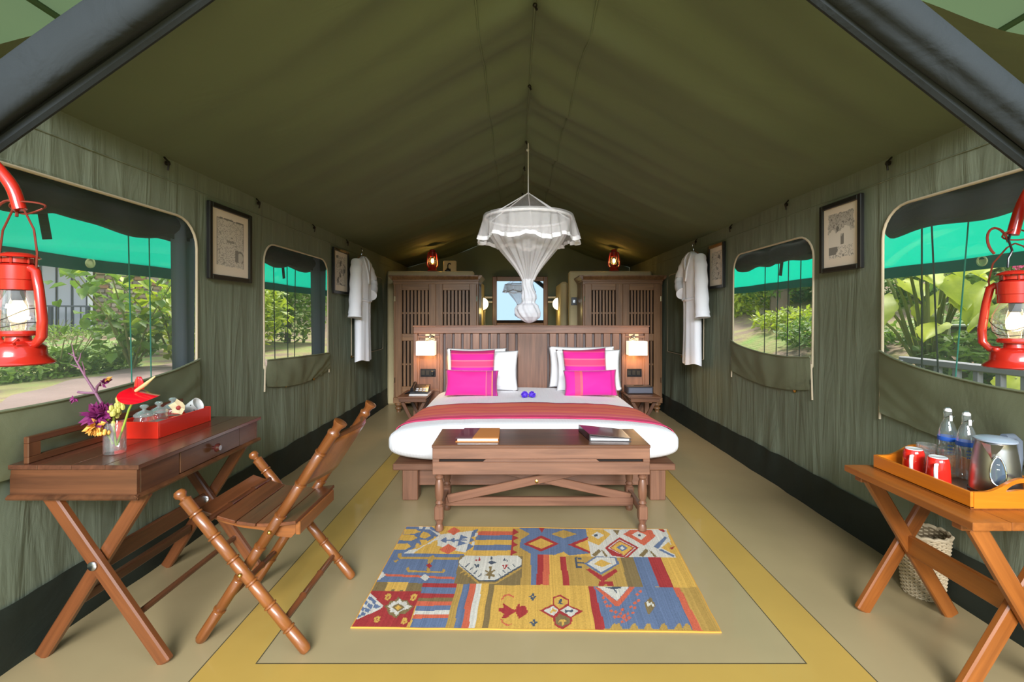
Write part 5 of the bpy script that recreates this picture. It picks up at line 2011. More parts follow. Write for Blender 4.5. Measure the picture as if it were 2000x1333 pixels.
def ring_leg(p0, p1, name, finial, r=.0225, rings=7):
    p0, p1 = Vector(p0), Vector(p1)
    L = (p1 - p0).length
    prof = [(r * .75, 0), (r * .98, .012 / L), (r, .03 / L)]
    for k in range(1, rings):
        c = k / rings
        if c > 1 - .1 / L:
            break
        prof += [(r * .97, c - .012 / L), (r * .84, c - .008 / L), (r * 1.12, c - .004 / L), (r * 1.12, c + .002 / L), (r * .84, c + .005 / L), (r * .97, c + .009 / L)]
    if finial == 'knob':
        prof += [(r, 1 - .055 / L), (r * 1.1, 1 - .05 / L), (r * .6, 1 - .042 / L), (r * .62, 1 - .036 / L), (r * 1.0, 1 - .026 / L), (r * 1.02, 1 - .014 / L), (r * .7, 1 - .003 / L), (r * .1, 1)]
    else:
        prof += [(r, 1 - .07 / L), (r * 1.15, 1 - .062 / L), (r * 1.15, 1 - .055 / L), (r * .8, 1 - .045 / L), (r * .85, 1 - .03 / L), (r * 1.25, 1 - .012 / L), (r * 1.28, 1 - .004 / L), (r * .6, 1)]
    m = MB()
    m.turned(p0, p1, prof, 18)
    return m.build(name, CHAIRWOOD, t, smooth=40)


YA0, YB0, YB1, YA1 = 1.885, 1.945, 2.355, 2.415
for y in (YA0, YA1):
    ring_leg((-.83, y, .008), (-1.35, y, .65), 'leg', 'knob')
for y in (YB0, YB1):
    ring_leg((-1.30, y, .008), (-.715, y, .915), 'back_post', 'flat')


def seat_z(x):
    q = (x + 1.31) / .42
    return .548 - .05 * q - .035 * math.sin(PI * min(1, max(0, q)))


n = 5
for i in range(n):
    x0, x1 = -1.315 + .415 * i / n + .002, -1.315 + .415 * (i + 1) / n - .002
    m = MB()
    m.bar((( x0 + x1) / 2, YB0 - .005, (seat_z(x0) + seat_z(x1)) / 2), ((x0 + x1) / 2, YB1 + .005, (seat_z(x0) + seat_z(x1)) / 2), .014, x1 - x0, V(x1 - x0, 0, seat_z(x1) - seat_z(x0)), .002)
    m.build('seat_slat', SEATWOOD, t)
for y in (YB0 + .028, YB1 - .05):
    poly = [(x, seat_z(x) - .008) for x in [-1.315 + .415 * k / 12 for k in range(13)]]
    poly += [(-.905, .455), (-.935, .42), (-.99, .425), (-1.06, .452), (-1.14, .462), (-1.22, .482), (-1.29, .512)]
    m = MB(); m.prism(poly, (0, y, 0), (1, 0, 0), (0, 0, 1), (0, 1, 0), .022); m.build('seat_rail', CHAIRWOOD, t)
m = MB(); m.box(-.915, -.895, YB0 + .02, YB1 - .02, .435, .49, .003); m.build('rear_rail', CHAIRWOOD, t)


def backrest(u, v, off=0):
    y = YB0 + .0 + (YB1 - YB0) * u
    tz = .655 + .185 * v + .012 * math.sin(PI * u) * v
    xb = -1.30 + .585 * (tz / .907) - .006
    return V(xb + .05 * math.sin(PI * u) + off, y, tz)


m = MB(); m.grid(lambda u, v: backrest(u, v), 24, 8)
bo = m.build('backrest', CHAIRWOOD, t, smooth=180)
so = bo.modifiers.new('thick', 'SOLIDIFY'); so.thickness = .014
m = MB(); m.tube([backrest(k / 20, 1.0) for k in range(21)], .012, 8); m.build('backrest_edge', SEATWOOD, t)
m = MB(); m.tube([backrest(k / 20, 0.0) for k in range(21)], .009, 8); m.build('backrest_edge', SEATWOOD, t)
for p0, p1 in (((-.925, YA0, .125), (-.925, YA1, .125)), ((-1.19, YB0, .175), (-1.19, YB1, .175)), ((-1.245, YA0, .52), (-1.245, YA1, .52))):
    m = MB(); m.turned(p0, p1, [(.010, 0), (.0125, .1), (.013, .31), (.016, .325), (.016, .335), (.013, .35), (.013, .65), (.016, .665), (.016, .675), (.013, .69), (.0125, .9), (.010, 1)], 12); m.build('stretcher', SEATWOOD, t)
for x, y, z in ((-1.085, YA0 - .024, .323), (-1.0, YB0 - .024, .465)):
    m = MB(); m.ball((x, y, z), .009, 10, 6); m.build('brass_bolt', BRASS, t)

# ------------------------------------------------------------------ on the desk: vase, flowers, red box, jars
vx, vy = -1.642, 1.935
t = thing('glass_vase', (vx, vy, ZT), 'clear straight glass vase holding flowers at the front of the desk', 'vase')
m = MB(); m.lathe([(0, .002), (.036, .002), (.038, .006), (.038, .128), (.0385, .13), (.0365, .13), (.0355, .128), (.0355, .018), (.033, .014), (0, .013)], (vx, vy, ZT), 36, caps=False); m.build('glass', GLASS, t, smooth=50)
m = MB(); m.lathe([(0, .0155), (.0345, .0155), (.0345, .06), (0, .06)], (vx, vy, ZT), 30, caps=False); m.build('water', thin_glass('vase_water', (.95, .97, .96, 1), .2), t)
PURPLEDK = plain('wine_purple_flower', srgb(118, 30, 92), .6, var=.3)
MAUVE = plain('mauve_stem', srgb(128, 84, 110), .6)
BUDY = plain('yellow_green_bud', srgb(190, 186, 96), .55, var=.2)
OCHREP = plain('ochre_petal', srgb(222, 164, 76), .6, var=.15)
STEMG = plain('green_stem', srgb(148, 170, 60), .6)
SPADIX = plain('cream_spadix', srgb(236, 214, 160), .7, var=.1)
SPATHE = plain('red_spathe', srgb(222, 14, 34), .18, coat=.8)

VZ = ZT
t = thing('wine_flower_spray', (vx, vy, VZ + .02), 'tall mauve flower spray with wine red blooms in the glass vase', 'flower')
top = at(146, 700, 1.92)
fork = at(187, 768, 1.925)
base = V(vx, vy, VZ + .03)
m = MB(); m.tube([base, at(212, 812, 1.93), fork, at(166, 735, 1.92), top, at(140, 672, 1.92)], [.006, .006, .0055, .004, .003, .001], 8); m.build('stem', MAUVE, t)
m = MB(); m.tube([fork, at(168, 768, 1.915), at(152, 766, 1.91)], [.005, .0045, .005], 8); m.tube([fork, at(190, 755, 1.92), at(196, 748, 1.91)], [.005, .005, .004], 8)
for p, q in ((at(166, 735, 1.92), at(160, 706, 1.9)), (at(160, 722, 1.92), at(138, 712, 1.93)), (at(152, 708, 1.92), at(158, 690, 1.92)), (at(150, 700, 1.92), at(133, 690, 1.92))):
    m.tube([p, (p + q) / 2 + V(0, .003, 0), q], [.003, .0025, .001], 6)
m.build('twig', MAUVE, t)


def bloom(c, r, n, seed, mat, name, par, d0=V(0, 0, 1), spread=1.0, ln=1.0):
    rnd = random.Random(seed)
    m = MB()
    c = Vector(c)
    for i in range(n):
        d = V(rnd.gauss(0, spread), rnd.gauss(0, spread), rnd.gauss(0, spread)) + d0
        d.normalize()
        sd = d.orthogonal().normalized()
        sd = Matrix.Rotation(rnd.uniform(0, 6), 3, d) @ sd
        up = d.cross(sd)
        q = r * rnd.uniform(.7, 1.1) * ln
        w = r * .28
        a = c + d * r * .1
        m.add([a, a + d * q * .5 + sd * w + up * w * .4, a + d * q + up * w * .2, a + d * q * .5 - sd * w + up * w * .4, a + d * q * .55 - up * w * .2], [(0, 1, 4), (1, 2, 4), (2, 3, 4), (3, 0, 4)])
    return m.build(name, mat, par, fix=False, smooth=60)


bloom(at(145, 778, 1.90), .02, 16, 1, PURPLEDK, 'bloom', t, V(-.4, 0, -.9), .5)
bloom(at(198, 748, 1.91), .032, 14, 2, PURPLEDK, 'bloom', t, V(.7, 0, .6), .35)
bloom(at(205, 743, 1.90), .024, 8, 3, OCHREP, 'bloom_tip', t, V(.8, 0, .5), .3)
t = thing('purple_bloom_cluster', (vx - .04, vy, VZ + .08), 'purple bloom cluster with ochre tips spilling over the vase rim', 'flower')
bloom(at(192, 812, 1.90), .055, 60, 4, PURPLEDK, 'petals', t, V(-.1, -.2, 0), .9)
bloom(at(207, 803, 1.91), .04, 30, 14, PURPLEDK, 'petals', t, V(.2, -.2, .5), .9)
bloom(at(186, 832, 1.88), .038, 46, 5, OCHREP, 'ochre_tips', t, V(-.1, -.3, -.9), .6)
m = MB()
rnd = random.Random(5)
for i in range(16):
    u = i / 15
    p = at(176 + 34 * u, 828 + 18 * math.sin(u * 2.2), 1.88)
    m.ball(p + V(rnd.uniform(-.008, .008), rnd.uniform(-.01, .01), rnd.uniform(-.006, .006)), .0065, 8, 6, (1, 1, 1.4))
m.build('ochre_buds', OCHREP, t)
m = MB(); m.tube([at(205, 842, 1.89), at(214, 855, 1.91), V(vx, vy - .01, VZ + .04)], .003, 6); m.build('stem', STEMG, t)
t = thing('bud_spike', (vx, vy, VZ + .03), 'green and yellow bud spike standing in the vase beside the anthurium', 'flower')
m = MB()
for i in range(54):
    u = rnd.random()
    p = at(217 + 30 * u, 812 - 36 * u, 1.925) + V(rnd.gauss(0, .011), rnd.gauss(0, .010), rnd.gauss(0, .010)) * (1.25 - .5 * u)
    m.ball(p, .0085, 7, 5, (1, 1, 1.5))
m.build('buds', BUDY, t)
m = MB(); m.tube([at(245, 778, 1.925), at(222, 808, 1.925), at(222, 830, 1.93), V(vx + .005, vy, VZ + .03)], .004, 7); m.build('stem', STEMG, t)
t = thing('anthurium', (vx + .02, vy, VZ + .03), 'glossy red anthurium with a cream spadix leaning out of the vase', 'flower')
ac = at(266, 765, 1.915)
m = MB(); m.tube([V(vx + .01, vy, VZ + .035), at(243, 828, 1.925), at(252, 800, 1.92), ac + V(0, .004, -.012)], .004, 8); m.build('stem', STEMG, t)
eu = (at(314, 784, 1.915) - at(246, 767, 1.915))
L_ = eu.length
eu.normalize()
ev = V(-.30, .90, .28)
ev = (ev - eu * ev.dot(eu)).normalized()
en = eu.cross(ev)


def spathe(u, v):
    a = 2 * PI * u
    # heart shaped outline
    r = (1 - .30 * math.cos(a) ** 8 * (1 if math.cos(a) < 0 else 0)) * (.5 + .02 * math.cos(3 * a))
    x = math.cos(a) * r * L_ * 1.02 + .012
    y = math.sin(a) * r * L_ * .84 * (1 - .25 * math.cos(a))
    p = ac + V(.005, 0, -.002) + (eu * x + ev * y) * v
    return p + en * (.016 * (v ** 2) * math.cos(2 * a) - .010 * v * v)


m = MB(); m.grid(spathe, 36, 8, wrap=True); o = m.build('spathe', SPATHE, t, smooth=180)
m = MB(); m.grid(lambda u, v: at(270, 757, 1.93) + V((u - .5) * .042 * (1 - .6 * v ** 3), .004 * math.cos(u * 6), .052 * v - .008), 8, 8); o = m.build('spathe_lobe', SPATHE, t, smooth=180)
o.modifiers.new('thick', 'SOLIDIFY').thickness = .002
m = MB(); m.tube([ac + V(.004, -.006, .004), at(284, 751, 1.88), at(302, 736, 1.86)], [.0065, .0075, .003], 10); m.build('spadix', SPADIX, t)

# red lacquer box
rx0, rx1, ry0, ry1 = -1.835, -1.633, 2.157, 2.535
t = thing('red_box', (-1.67, 2.24, ZT), 'open red lacquered box on the desk holding glass jars', 'tray')
hh = .078
m = MB()
m.box(rx0, rx1, ry0, ry1, ZT + .0005, ZT + .008, .001)
m.build('bottom', REDBOX, t)
for a in ((rx0, rx1, ry0, ry0 + .01), (rx0, rx1, ry1 - .01, ry1), (rx0, rx0 + .01, ry0 + .01, ry1 - .01), (rx1 - .01, rx1, ry0 + .01, ry1 - .01)):
    m = MB(); m.box(a[0], a[1], a[2], a[3], ZT + .006, ZT + hh, .002); m.build('side_panel', REDBOX, t)
m = MB(); m.box(rx0 + .01, rx1 - .01, 2.342, 2.350, ZT + .008, ZT + hh - .012, .001); m.build('divider', REDBOX, t)


def jar(x, y, label, s=1.0):
    t = thing('glass_jar', (x, y, ZT + .008), label, 'jar', 'glass jars in the red box')
    z = ZT + .0085
    m = MB(); m.lathe([(0, 0), (.05 * s, 0), (.054 * s, .01), (.054 * s, .06), (.046 * s, .078), (.044 * s, .084)], (x, y, z), 28, caps=False); m.build('glass', GLASS, t, smooth=50)
    m = MB(); m.lathe([(0, .0835), (.05 * s, .084), (.052 * s, .088), (.05 * s, .094), (.034 * s, .105), (.012 * s, .112), (.009 * s, .118), (.02 * s, .126), (.022 * s, .132), (.014 * s, .138), (0, .139)], (x, y, z), 28, caps=False); m.build('lid', JARLID, t, smooth=50)
    m = MB(); m.lathe([(0, .003), (.047 * s, .003), (.05 * s, .012), (.05 * s, .045), (0, .05)], (x, y, z), 20, caps=False); m.build('pale_fill', JARFILL, t)


JARLID = thin_glass('jar_lid_glass', (.84, .92, .92, 1), .8, .2)
JARFILL = plain('pale_jar_fill', srgb(206, 200, 186), .8, var=.2)  # pale fill added to make the jars look brighter
jar(-1.742, 2.215, 'glass jar with domed lid nearest the flower vase in the red box', .80)
jar(-1.735, 2.297, 'glass jar with domed lid, middle one in the red box', .76)
jar(-1.745, 2.405, 'glass jar with tall knob lid, farthest from the vase in the red box', .80)
ORCH = plain('cream_orchid_petal', srgb(240, 222, 178), .6, var=.06)
t = thing('orchid_bloom', (-1.68, 2.37, ZT + .05), 'cream orchid bloom with a red throat lying in the red box', 'flower')
oc = V(-1.675, 2.355, ZT + .108)
m = MB()
for k in range(5):
    a = 2 * PI * k / 5 + .3
    d = V(math.cos(a), -.25, math.sin(a) * .9)
    s_ = V(-math.sin(a), 0, math.cos(a))
    m.add([oc, oc + d * .026 + s_ * .021, oc + d * .044 + V(0, -.010, .006 * (k % 2)), oc + d * .026 - s_ * .021, oc + d * .024 + V(0, -.006, 0)], [(0, 1, 4), (1, 2, 4), (2, 3, 4), (3, 0, 4)])
m.build('petals', ORCH, t, fix=False, smooth=60)
m = MB(); m.ball(oc + V(0, -.008, -.002), .011, 8, 6); m.build('throat', plain('orchid_throat', srgb(176, 60, 60), .6), t)
m = MB(); m.tube([oc, oc + V(.0, .01, -.03), oc + V(.005, .012, -.095)], .003, 6); m.build('stalk', STEMG, t)
t = thing('tea_cup', (-1.675, 2.47, ZT + .008), 'white cup with small dark dots lying at the end of the red box', 'cup')
Mq = Matrix.Rotation(math.radians(62), 3, 'Y')
cc = V(-1.725, 2.478, ZT + .068)
m = MB(); m.lathe([(0, 0), (.022, 0), (.026, .006), (.034, .05), (.036, .07), (.034, .07), (.031, .05), (.022, .008), (0, .006)], cc, 26, Mq, caps=False); m.build('bowl', MUGWHITE, t, smooth=50)
m = MB()
for k in range(7):
    a = 2 * PI * k / 7
    m.ball(cc + Mq @ V(.0345 * math.cos(a), .0345 * math.sin(a), .054), .0035, 6, 4)
m.build('dots', BLACKGLOSS, t)
m = MB(); m.tube([cc + Mq @ V(.03 + .022 * math.sin(q), 0, .035 + .02 * math.cos(q)) for q in [k * .4 for k in range(9)]], .0035, 6); m.build('handle', MUGWHITE, t)

# ------------------------------------------------------------------ side table with the tea tray
TX0, TX1, TY0, TY1, TZ = 1.525, 2.05, 1.567, 2.18, .66
t = thing('side_table', (1.79, 1.87, 0), 'orange wood folding table on crossed legs carrying the tea tray', 'table')
n = 4
w = (TX1 - TX0) / n
for i in range(n):
    m = MB(); m.box(TX0 + i * w + .0006, TX0 + (i + 1) * w - .0006, TY0, TY1, TZ - .028, TZ, .002); m.build('top_board', TABLEWOOD, t)
m = MB(); m.box(TX0 + .02, TX1 - .02, TY0 + .06, TY0 + .1, TZ - .055, TZ - .028, .003); m.box(TX0 + .02, TX1 - .02, TY1 - .08, TY1 - .04, TZ - .055, TZ - .028, .003); m.build('batten', TABLEWOOD, t)
for y in (1.64, 2.12):
    m = MB(); m.bar((1.60, y, TZ - .04), (1.965, y, 0.0), .062, .03, V(0, 1, 0), .006); m.build('leg', TABLEWOOD, t)
    m = MB(); m.bar((1.955, y + .034, TZ - .04), (1.585, y + .034, 0.0), .062, .03, V(0, 1, 0), .006); m.build('leg', TABLEWOOD, t)
m = MB(); m.bar((1.77, 1.66, .325), (1.77, 2.13, .325), .022, .085, V(0, 0, 1), .004); m.build('stretcher', TABLEWOOD, t)

qx0, qx1, qy0, qy1 = 1.622, 2.0, 1.675, 2.13
t = thing('tea_tray', (1.81, 1.9, TZ), 'honey coloured wooden tray with cut out handles on the side table', 'tray')
m = MB(); m.box(qx0, qx1, qy0, qy1, TZ, TZ + .010, .001); m.build('bottom', TABLEWOOD, t)
for a in (qx0, qx1 - .012):
    m = MB(); m.box(a, a + .012, qy0, qy1, TZ + .004, TZ + .062, .002); m.build('side_panel', TRAYWOOD, t)
for y in (qy0, qy1 - .012):
    m = MB()
    Wd = qx1 - qx0 - .024
    top = [(Wd * k / 24, .062 + .048 * (.5 + .5 * math.cos(PI * min(1, abs(2 * k / 24 - 1) / .78)))) for k in range(25)]
    slot = []
    for k in range(28):
        a_ = 2 * PI * k / 28
        slot.append((Wd / 2 + .062 * math.cos(a_), .066 + .013 * math.sin(a_) + .016 * (1 - math.cos(a_) ** 2)))
    m.plate([(0, .004)] + [(Wd, .004)] + top[::-1], [slot], (qx0 + .012, y, TZ), (1, 0, 0), (0, 0, 1), (0, 1, 0), .012)
    m.build('handle_end', TRAYWOOD, t, smooth=25)
FZ = TZ + .0105


def mug(x, y, label):
    t = thing('mug', (x, y, FZ), label, 'mug', 'upturned red mugs')
    m = MB(); m.lathe([(.039, 0), (.041, .001), (.0405, .02), (.037, .085), (.0335, .1), (.031, .1035)], (x, y, FZ), 32, caps=False); m.build('body', MUGRED, t, smooth=50)
    m = MB(); m.lathe([(.031, .1035), (.029, .1065), (.026, .1055), (0, .1045)], (x, y, FZ), 28, caps=False); m.build('base_ring', MUGWHITE, t, smooth=60)
    a = math.radians(222)
    d = V(math.cos(a), math.sin(a), 0)
    c = V(x, y, FZ)
    P = [c + d * .037 + V(0, 0, .082), c + d * .058 + V(0, 0, .084), c + d * .069 + V(0, 0, .068), c + d * .068 + V(0, 0, .04), c + d * .056 + V(0, 0, .022), c + d * .039 + V(0, 0, .02)]
    m = MB(); m.tube(P, .0068, 10); m.build('handle', MUGWHITE, t)


mug(1.725, 2.035, 'upturned red mug on the tray beside the tumblers')
mug(1.722, 1.915, 'upturned red mug on the tray nearest the kettle')
for x, y, lab in ((1.815, 2.075, 'ribbed glass tumbler behind the farther red mug'), (1.845, 2.0, 'ribbed glass tumbler between the red mugs and the bottles')):
    t = thing('tumbler', (x, y, FZ), lab, 'glass', 'glass tumblers on the tray')
    m = MB(); m.lathe([(0, .002), (.028, .002), (.031, .01), (.036, .115), (.0345, .115), (.029, .012), (0, .010)], (x, y, FZ), 24, caps=False); m.build('glass', GLASS, t, smooth=40)
    m = MB()
    for z in (.085, .1):
        m.tube([(x + .0362 * math.cos(2 * PI * k / 24), y + .0362 * math.sin(2 * PI * k / 24), FZ + z + .004 * math.sin(k * 1.5)) for k in range(24)], .0012, 5, closed=True)
    m.build('rim_wave', GLASSBLUE, t)
BLUE = plain('blue_label', srgb(36, 92, 190), .4)


def bottle(x, y, label):
    t = thing('glass_bottle', (x, y, FZ), label, 'bottle', 'swing top water bottles')
    m = MB(); m.lathe([(0, .003), (.03, .003), (.034, .01), (.034, .15), (.032, .175), (.024, .205), (.0155, .225), (.0135, .25), (.015, .255), (.015, .262), (.011, .263)], (x, y, FZ), 30, caps=False); m.build('glass', GLASSBLUE, t, smooth=50)
    m = MB(); m.lathe([(.0345, .138), (.0348, .14), (.0348, .154), (.0345, .156)], (x, y, FZ), 30, caps=False); m.build('blue_band', BLUE, t, smooth=50)
    m = MB(); m.lathe([(0, .006), (.0325, .006), (.0325, .13), (0, .13)], (x, y, FZ), 26, caps=False); m.build('water', thin_glass('bottle_water', (.86, .91, .92, 1), .15) if 'bottle_water' not in MATS else MATS['bottle_water'], t)
    m = MB(); m.lathe([(.011, .262), (.014, .264), (.014, .272), (.008, .277), (0, .277)], (x, y, FZ), 18); m.build('stopper', MUGWHITE, t)
    m = MB(); m.tube([(x - .0165, y, FZ + .235), (x - .0175, y, FZ + .262), (x - .009, y, FZ + .279), (x + .009, y, FZ + .279), (x + .0175, y, FZ + .262), (x + .0165, y, FZ + .235)], .0018, 6)
    m.tube([(x - .016, y - .008, FZ + .238), (x - .012, y - .018, FZ + .245), (x, y - .021, FZ + .235), (x + .012, y - .018, FZ + .245), (x + .016, y - .008, FZ + .238)], .0018, 6)
    m.build('wire_clip', STEEL, t)
    m = MB(); m.box(x - .013, x - .001, y - .026, y - .02, FZ + .225, FZ + .25, .002); m.build('swing_tab', MUGWHITE, t)
    # printed lettering panel on the shoulder of the label
    m = MB()
    for k in range(3):
        for q in range(4):
            a = math.radians(228 + q * 9)
            z = FZ + .118 - k * .014
            m.grid(lambda u, v: V(x + .0347 * math.cos(a + u * .09), y + .0347 * math.sin(a + u * .09), z + .005 * v), 2, 1)
    m.build('printed_marks', BLUE, t, fix=False)


bottle(1.885, 2.05, 'swing top glass water bottle with blue band, beside the tumblers')
bottle(1.885, 1.965, 'swing top glass water bottle with blue band, next to the kettle')

BRUSHED, nt_, out_ = mat_new('brushed_steel')
b_ = principled(nt_, out_, Base_Color=srgb(176, 172, 168), Metallic=1.0, Roughness=.3)
b_.inputs['Anisotropic'].default_value = .6
kx, ky = 1.826, 1.79
t = thing('kettle', (kx, ky, FZ), 'brushed steel electric kettle with an oval water window on the tray', 'kettle')
m = MB(); m.lathe([(.074, 0), (.078, .004), (.078, .016), (.074, .018)], (kx, ky, FZ), 40); m.build('base', BLACKGLOSS, t)
m = MB(); m.lathe([(.074, .018), (.0745, .03), (.072, .07), (.066, .13), (.059, .18), (.056, .2), (.057, .204)], (kx, ky, FZ), 56, caps=False); m.build('body', BRUSHED, t, smooth=60)
m = MB(); m.lathe([(.058, .203), (.062, .206), (.062, .211), (.045, .218), (.02, .221), (0, .2215)], (kx, ky, FZ), 40); m.build('lid', plain('blue_grey_plastic', srgb(150, 160, 176), .3), t)
sd = V(-.80, -.6, 0).normalized()
ss = V(.6, -.80, 0)
c = V(kx, ky, FZ)
sp = [c + sd * .052 + ss * .03 + V(0, 0, .2), c + sd * .088 + V(0, 0, .203), c + sd * .052 - ss * .03 + V(0, 0, .2), c + sd * .062 + V(0, 0, .135)]
m = MB(); m.add(sp, [(0, 1, 3), (1, 2, 3), (0, 2, 1), (0, 3, 2)]); m.build('spout', BRUSHED, t, smooth=0)
wa = math.radians(231)
wd = V(math.cos(wa), math.sin(wa), 0)
ws = V(-math.sin(wa), math.cos(wa), 0)


def kr(z):
    return .0745 - .0185 * max(0, (z - .03)) / .17 + .0015


def wpt(a, k, off):
    z = .105 + .052 * k * math.sin(a)
    s_ = .021 * k * math.cos(a) * (1 - .25 * math.sin(a))
    r = kr(z) + off
    th = wa + s_ / r
    return V(kx + r * math.cos(th), ky + r * math.sin(th), FZ + z)


m = MB(); m.grid(lambda u, v: wpt(2 * PI * u, v * .98, .0035), 32, 4, wrap=True); m.build('water_window', plain('dark_window_plastic', srgb(70, 84, 100), .08, coat=1), t)
m = MB(); m.tube([wpt(2 * PI * k / 36, 1.0, .003) for k in range(36)], .0032, 8, closed=True); m.build('window_rim', CHROME, t)
m = MB()
for k in range(4):
    m.grid(lambda u, v: wpt(0, 0, .0042) + ws * (.004 * (u - .5) * 2) + V(0, 0, -.03 + k * .018 + .002 * v), 2, 1)
m.build('level_marks', MUGWHITE, t, fix=False)
hd = V(.86, .2, 0).normalized()
m = MB(); m.tube([c + hd * .045 + V(0, 0, .214), c + hd * .09 + V(0, 0, .213), c + hd * .118 + V(0, 0, .195), c + hd * .123 + V(0, 0, .13), c + hd * .112 + V(0, 0, .06), c + hd * .082 + V(0, 0, .035)], [.014, .014, .014, .013, .012, .012], 12); m.build('handle', plain('grey_handle', srgb(96, 104, 116), .35), t)

# ------------------------------------------------------------------ wicker basket
WICK = plain('pale_wicker', srgb(196, 178, 146), .7, var=.18)
wx, wy = 1.985, 2.29
t = thing('wicker_basket', (wx, wy, 0), 'pale wicker waste basket under the side table', 'basket')


def bask(z):
    return .076 + .026 * (z / .3)


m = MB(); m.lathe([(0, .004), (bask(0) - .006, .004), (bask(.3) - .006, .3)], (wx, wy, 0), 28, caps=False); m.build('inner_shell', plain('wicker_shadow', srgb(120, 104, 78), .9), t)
m = MB()
rows = 34
for i in range(rows):
    z = .006 + .29 * i / (rows - 1)
    pts = []
    for k in range(56):
        a = 2 * PI * k / 56
        r = bask(z) + .0035 * (1 if (k // 2 + i) % 2 else -1)
        pts.append((wx + r * math.cos(a), wy + r * math.sin(a), z))
    m.tube(pts, .0046, 5, closed=True)
m.build('weave', WICK, t, kind='stuff')
for k in range(28):
    a = 2 * PI * (k + .5) / 28
    m = MB(); m.tube([(wx + bask(0) * math.cos(a), wy + bask(0) * math.sin(a), .0), (wx + bask(.3) * math.cos(a), wy + bask(.3) * math.sin(a), .3)], .0038, 5); m.build('stake', WICK, t)
m = MB(); m.tube([(wx + (bask(.3) + .003 * math.sin(k * 1.3)) * math.cos(2 * PI * k / 40), wy + (bask(.3) + .003 * math.sin(k * 1.3)) * math.sin(2 * PI * k / 40), .302 + .004 * math.sin(k * 2.2)) for k in range(40)], .009, 7, closed=True); m.build('rim', WICK, t)

# ------------------------------------------------------------------ hurricane lanterns
BULBW = glow('warm_bulb', (1.0, .72, .36, 1), 7)
BULBO = glow('orange_bulb', (1.0, .50, .10, 1), 26)


def lantern(loc, rz, label, bulb, power, color, group):
    """hurricane lantern standing at loc, .34 m tall, built about the origin and then turned"""
    t = thing('hurricane_lantern', loc, label, 'lantern', group)
    t.rotation_euler = (0, 0, rz)
    o = V(*loc)
    m = MB(); m.lathe([(.0, .0), (.078, 0), (.083, .004), (.08, .010), (.066, .022), (.064, .03), (.062, .052), (.05, .064), (.03, .07), (.028, .085)], o, 36); m.build('fuel_tank', RED, t, smooth=45)
    m = MB(); m.lathe([(.028, .083), (.044, .086), (.047, .092), (.044, .1), (.02, .102)], o, 28); m.build('burner_plate', RED, t, smooth=45)
    m = MB(); m.lathe([(.041, .1), (.055, .125), (.060, .15), (.056, .18), (.046, .205), (.038, .222)], o, 32, caps=False); m.build('glass_globe', GLASS, t, smooth=60)
    m = MB(); m.lathe([(.044, .222), (.044, .25), (.047, .252), (.047, .292), (.042, .294), (.034, .3), (.034, .315)], o, 32, caps=False)
    m.lathe([(.0, .300), (.043, .3)], o, 24, caps=False)
    m.build('chimney', RED, t, smooth=40)
    m = MB(); m.lathe([(0, .332), (.030, .331), (.047, .322), (.05, .318), (.047, .316), (.03, .322), (0, .323)], o, 28)
    for k in range(6):
        a = 2 * PI * k / 6
        m.tube([o + V(.036 * math.cos(a), .036 * math.sin(a), .297), o + V(.036 * math.cos(a), .036 * math.sin(a), .321)], .003, 6)
    m.build('hood', RED, t, smooth=40)
    for s in (-1, 1):
        m = MB()
        m.tube([o + V(s * .03, 0, .06), o + V(s * .062, 0, .062), o + V(s * .082, 0, .085), o + V(s * .084, 0, .13), o + V(s * .073, 0, .22), o + V(s * .062, 0, .275), o + V(s * .044, 0, .286)], [.012, .012, .013, .013, .012, .012, .012], 12)
        m.build('air_tube', RED, t, smooth=50)
    m = MB()
    for z, r in ((.148, .062), (.118, .056)):
        m.tube([o + V(r * math.cos(2 * PI * k / 24), r * math.sin(2 * PI * k / 24), z + .02 * math.cos(2 * PI * k / 24 * 2) * (1 if z > .13 else .4)) for k in range(24)], .0014, 5, closed=True)
    m.build('globe_guard', DARKMETAL, t)
    m = MB(); m.lathe([(.016, .222), (.016, .196), (.013, .19)], o, 16); m.build('bulb_socket', DARKMETAL, t)
    m = MB(); m.lathe([(.010, .19), (.013, .182), (.018, .172), (.022, .155), (.020, .138), (.012, .127), (0, .124)], o, 20, caps=False); m.build('bulb', bulb, t, smooth=60)
    m = MB(); m.tube([o + V(.05, -.045, .062), o + V(.06, -.055, .07), o + V(.066, -.05, .078), o + V(.06, -.042, .074)], .0035, 6); m.build('wick_winder', RED, t)
    m = MB(); m.lathe([(.010, 0), (.012, .006), (.010, .012)], o + V(-.035, -.04, .056), 12); m.build('filler_cap', RED, t)
    d = bpy.data.lights.new('lantern_light', 'POINT')
    d.energy, d.color, d.shadow_soft_size = power, color, .025
    l = bpy.data.objects.new('lantern_light', d)
    COL.objects.link(l)
    l.parent = t
    l.location = (0, 0, .15)
    return t


GL = 'red hurricane lanterns'
LANL = (-1.475, 1.40, 1.205)
LANR = (1.70, 1.60, 1.172)
WC = (1.0, .62, .28)
ll = lantern(LANL, math.radians(-8), 'red hurricane lantern hanging over the writing desk side of the tent', BULBW, 2.5, WC, GL)
lr = lantern(LANR, math.radians(-62), 'red hurricane lantern hanging above the tea tray table', BULBW, 2.5, WC, GL)
lantern((-1.255, 7.20, 2.032), .4, 'small glowing red lantern on top of the left wardrobe wall', BULBO, 26, (1.0, .5, .12), GL)
lantern((1.52, 7.20, 2.032), -.3, 'small glowing red lantern on top of the right wardrobe wall', BULBO, 26, (1.0, .5, .12), GL)
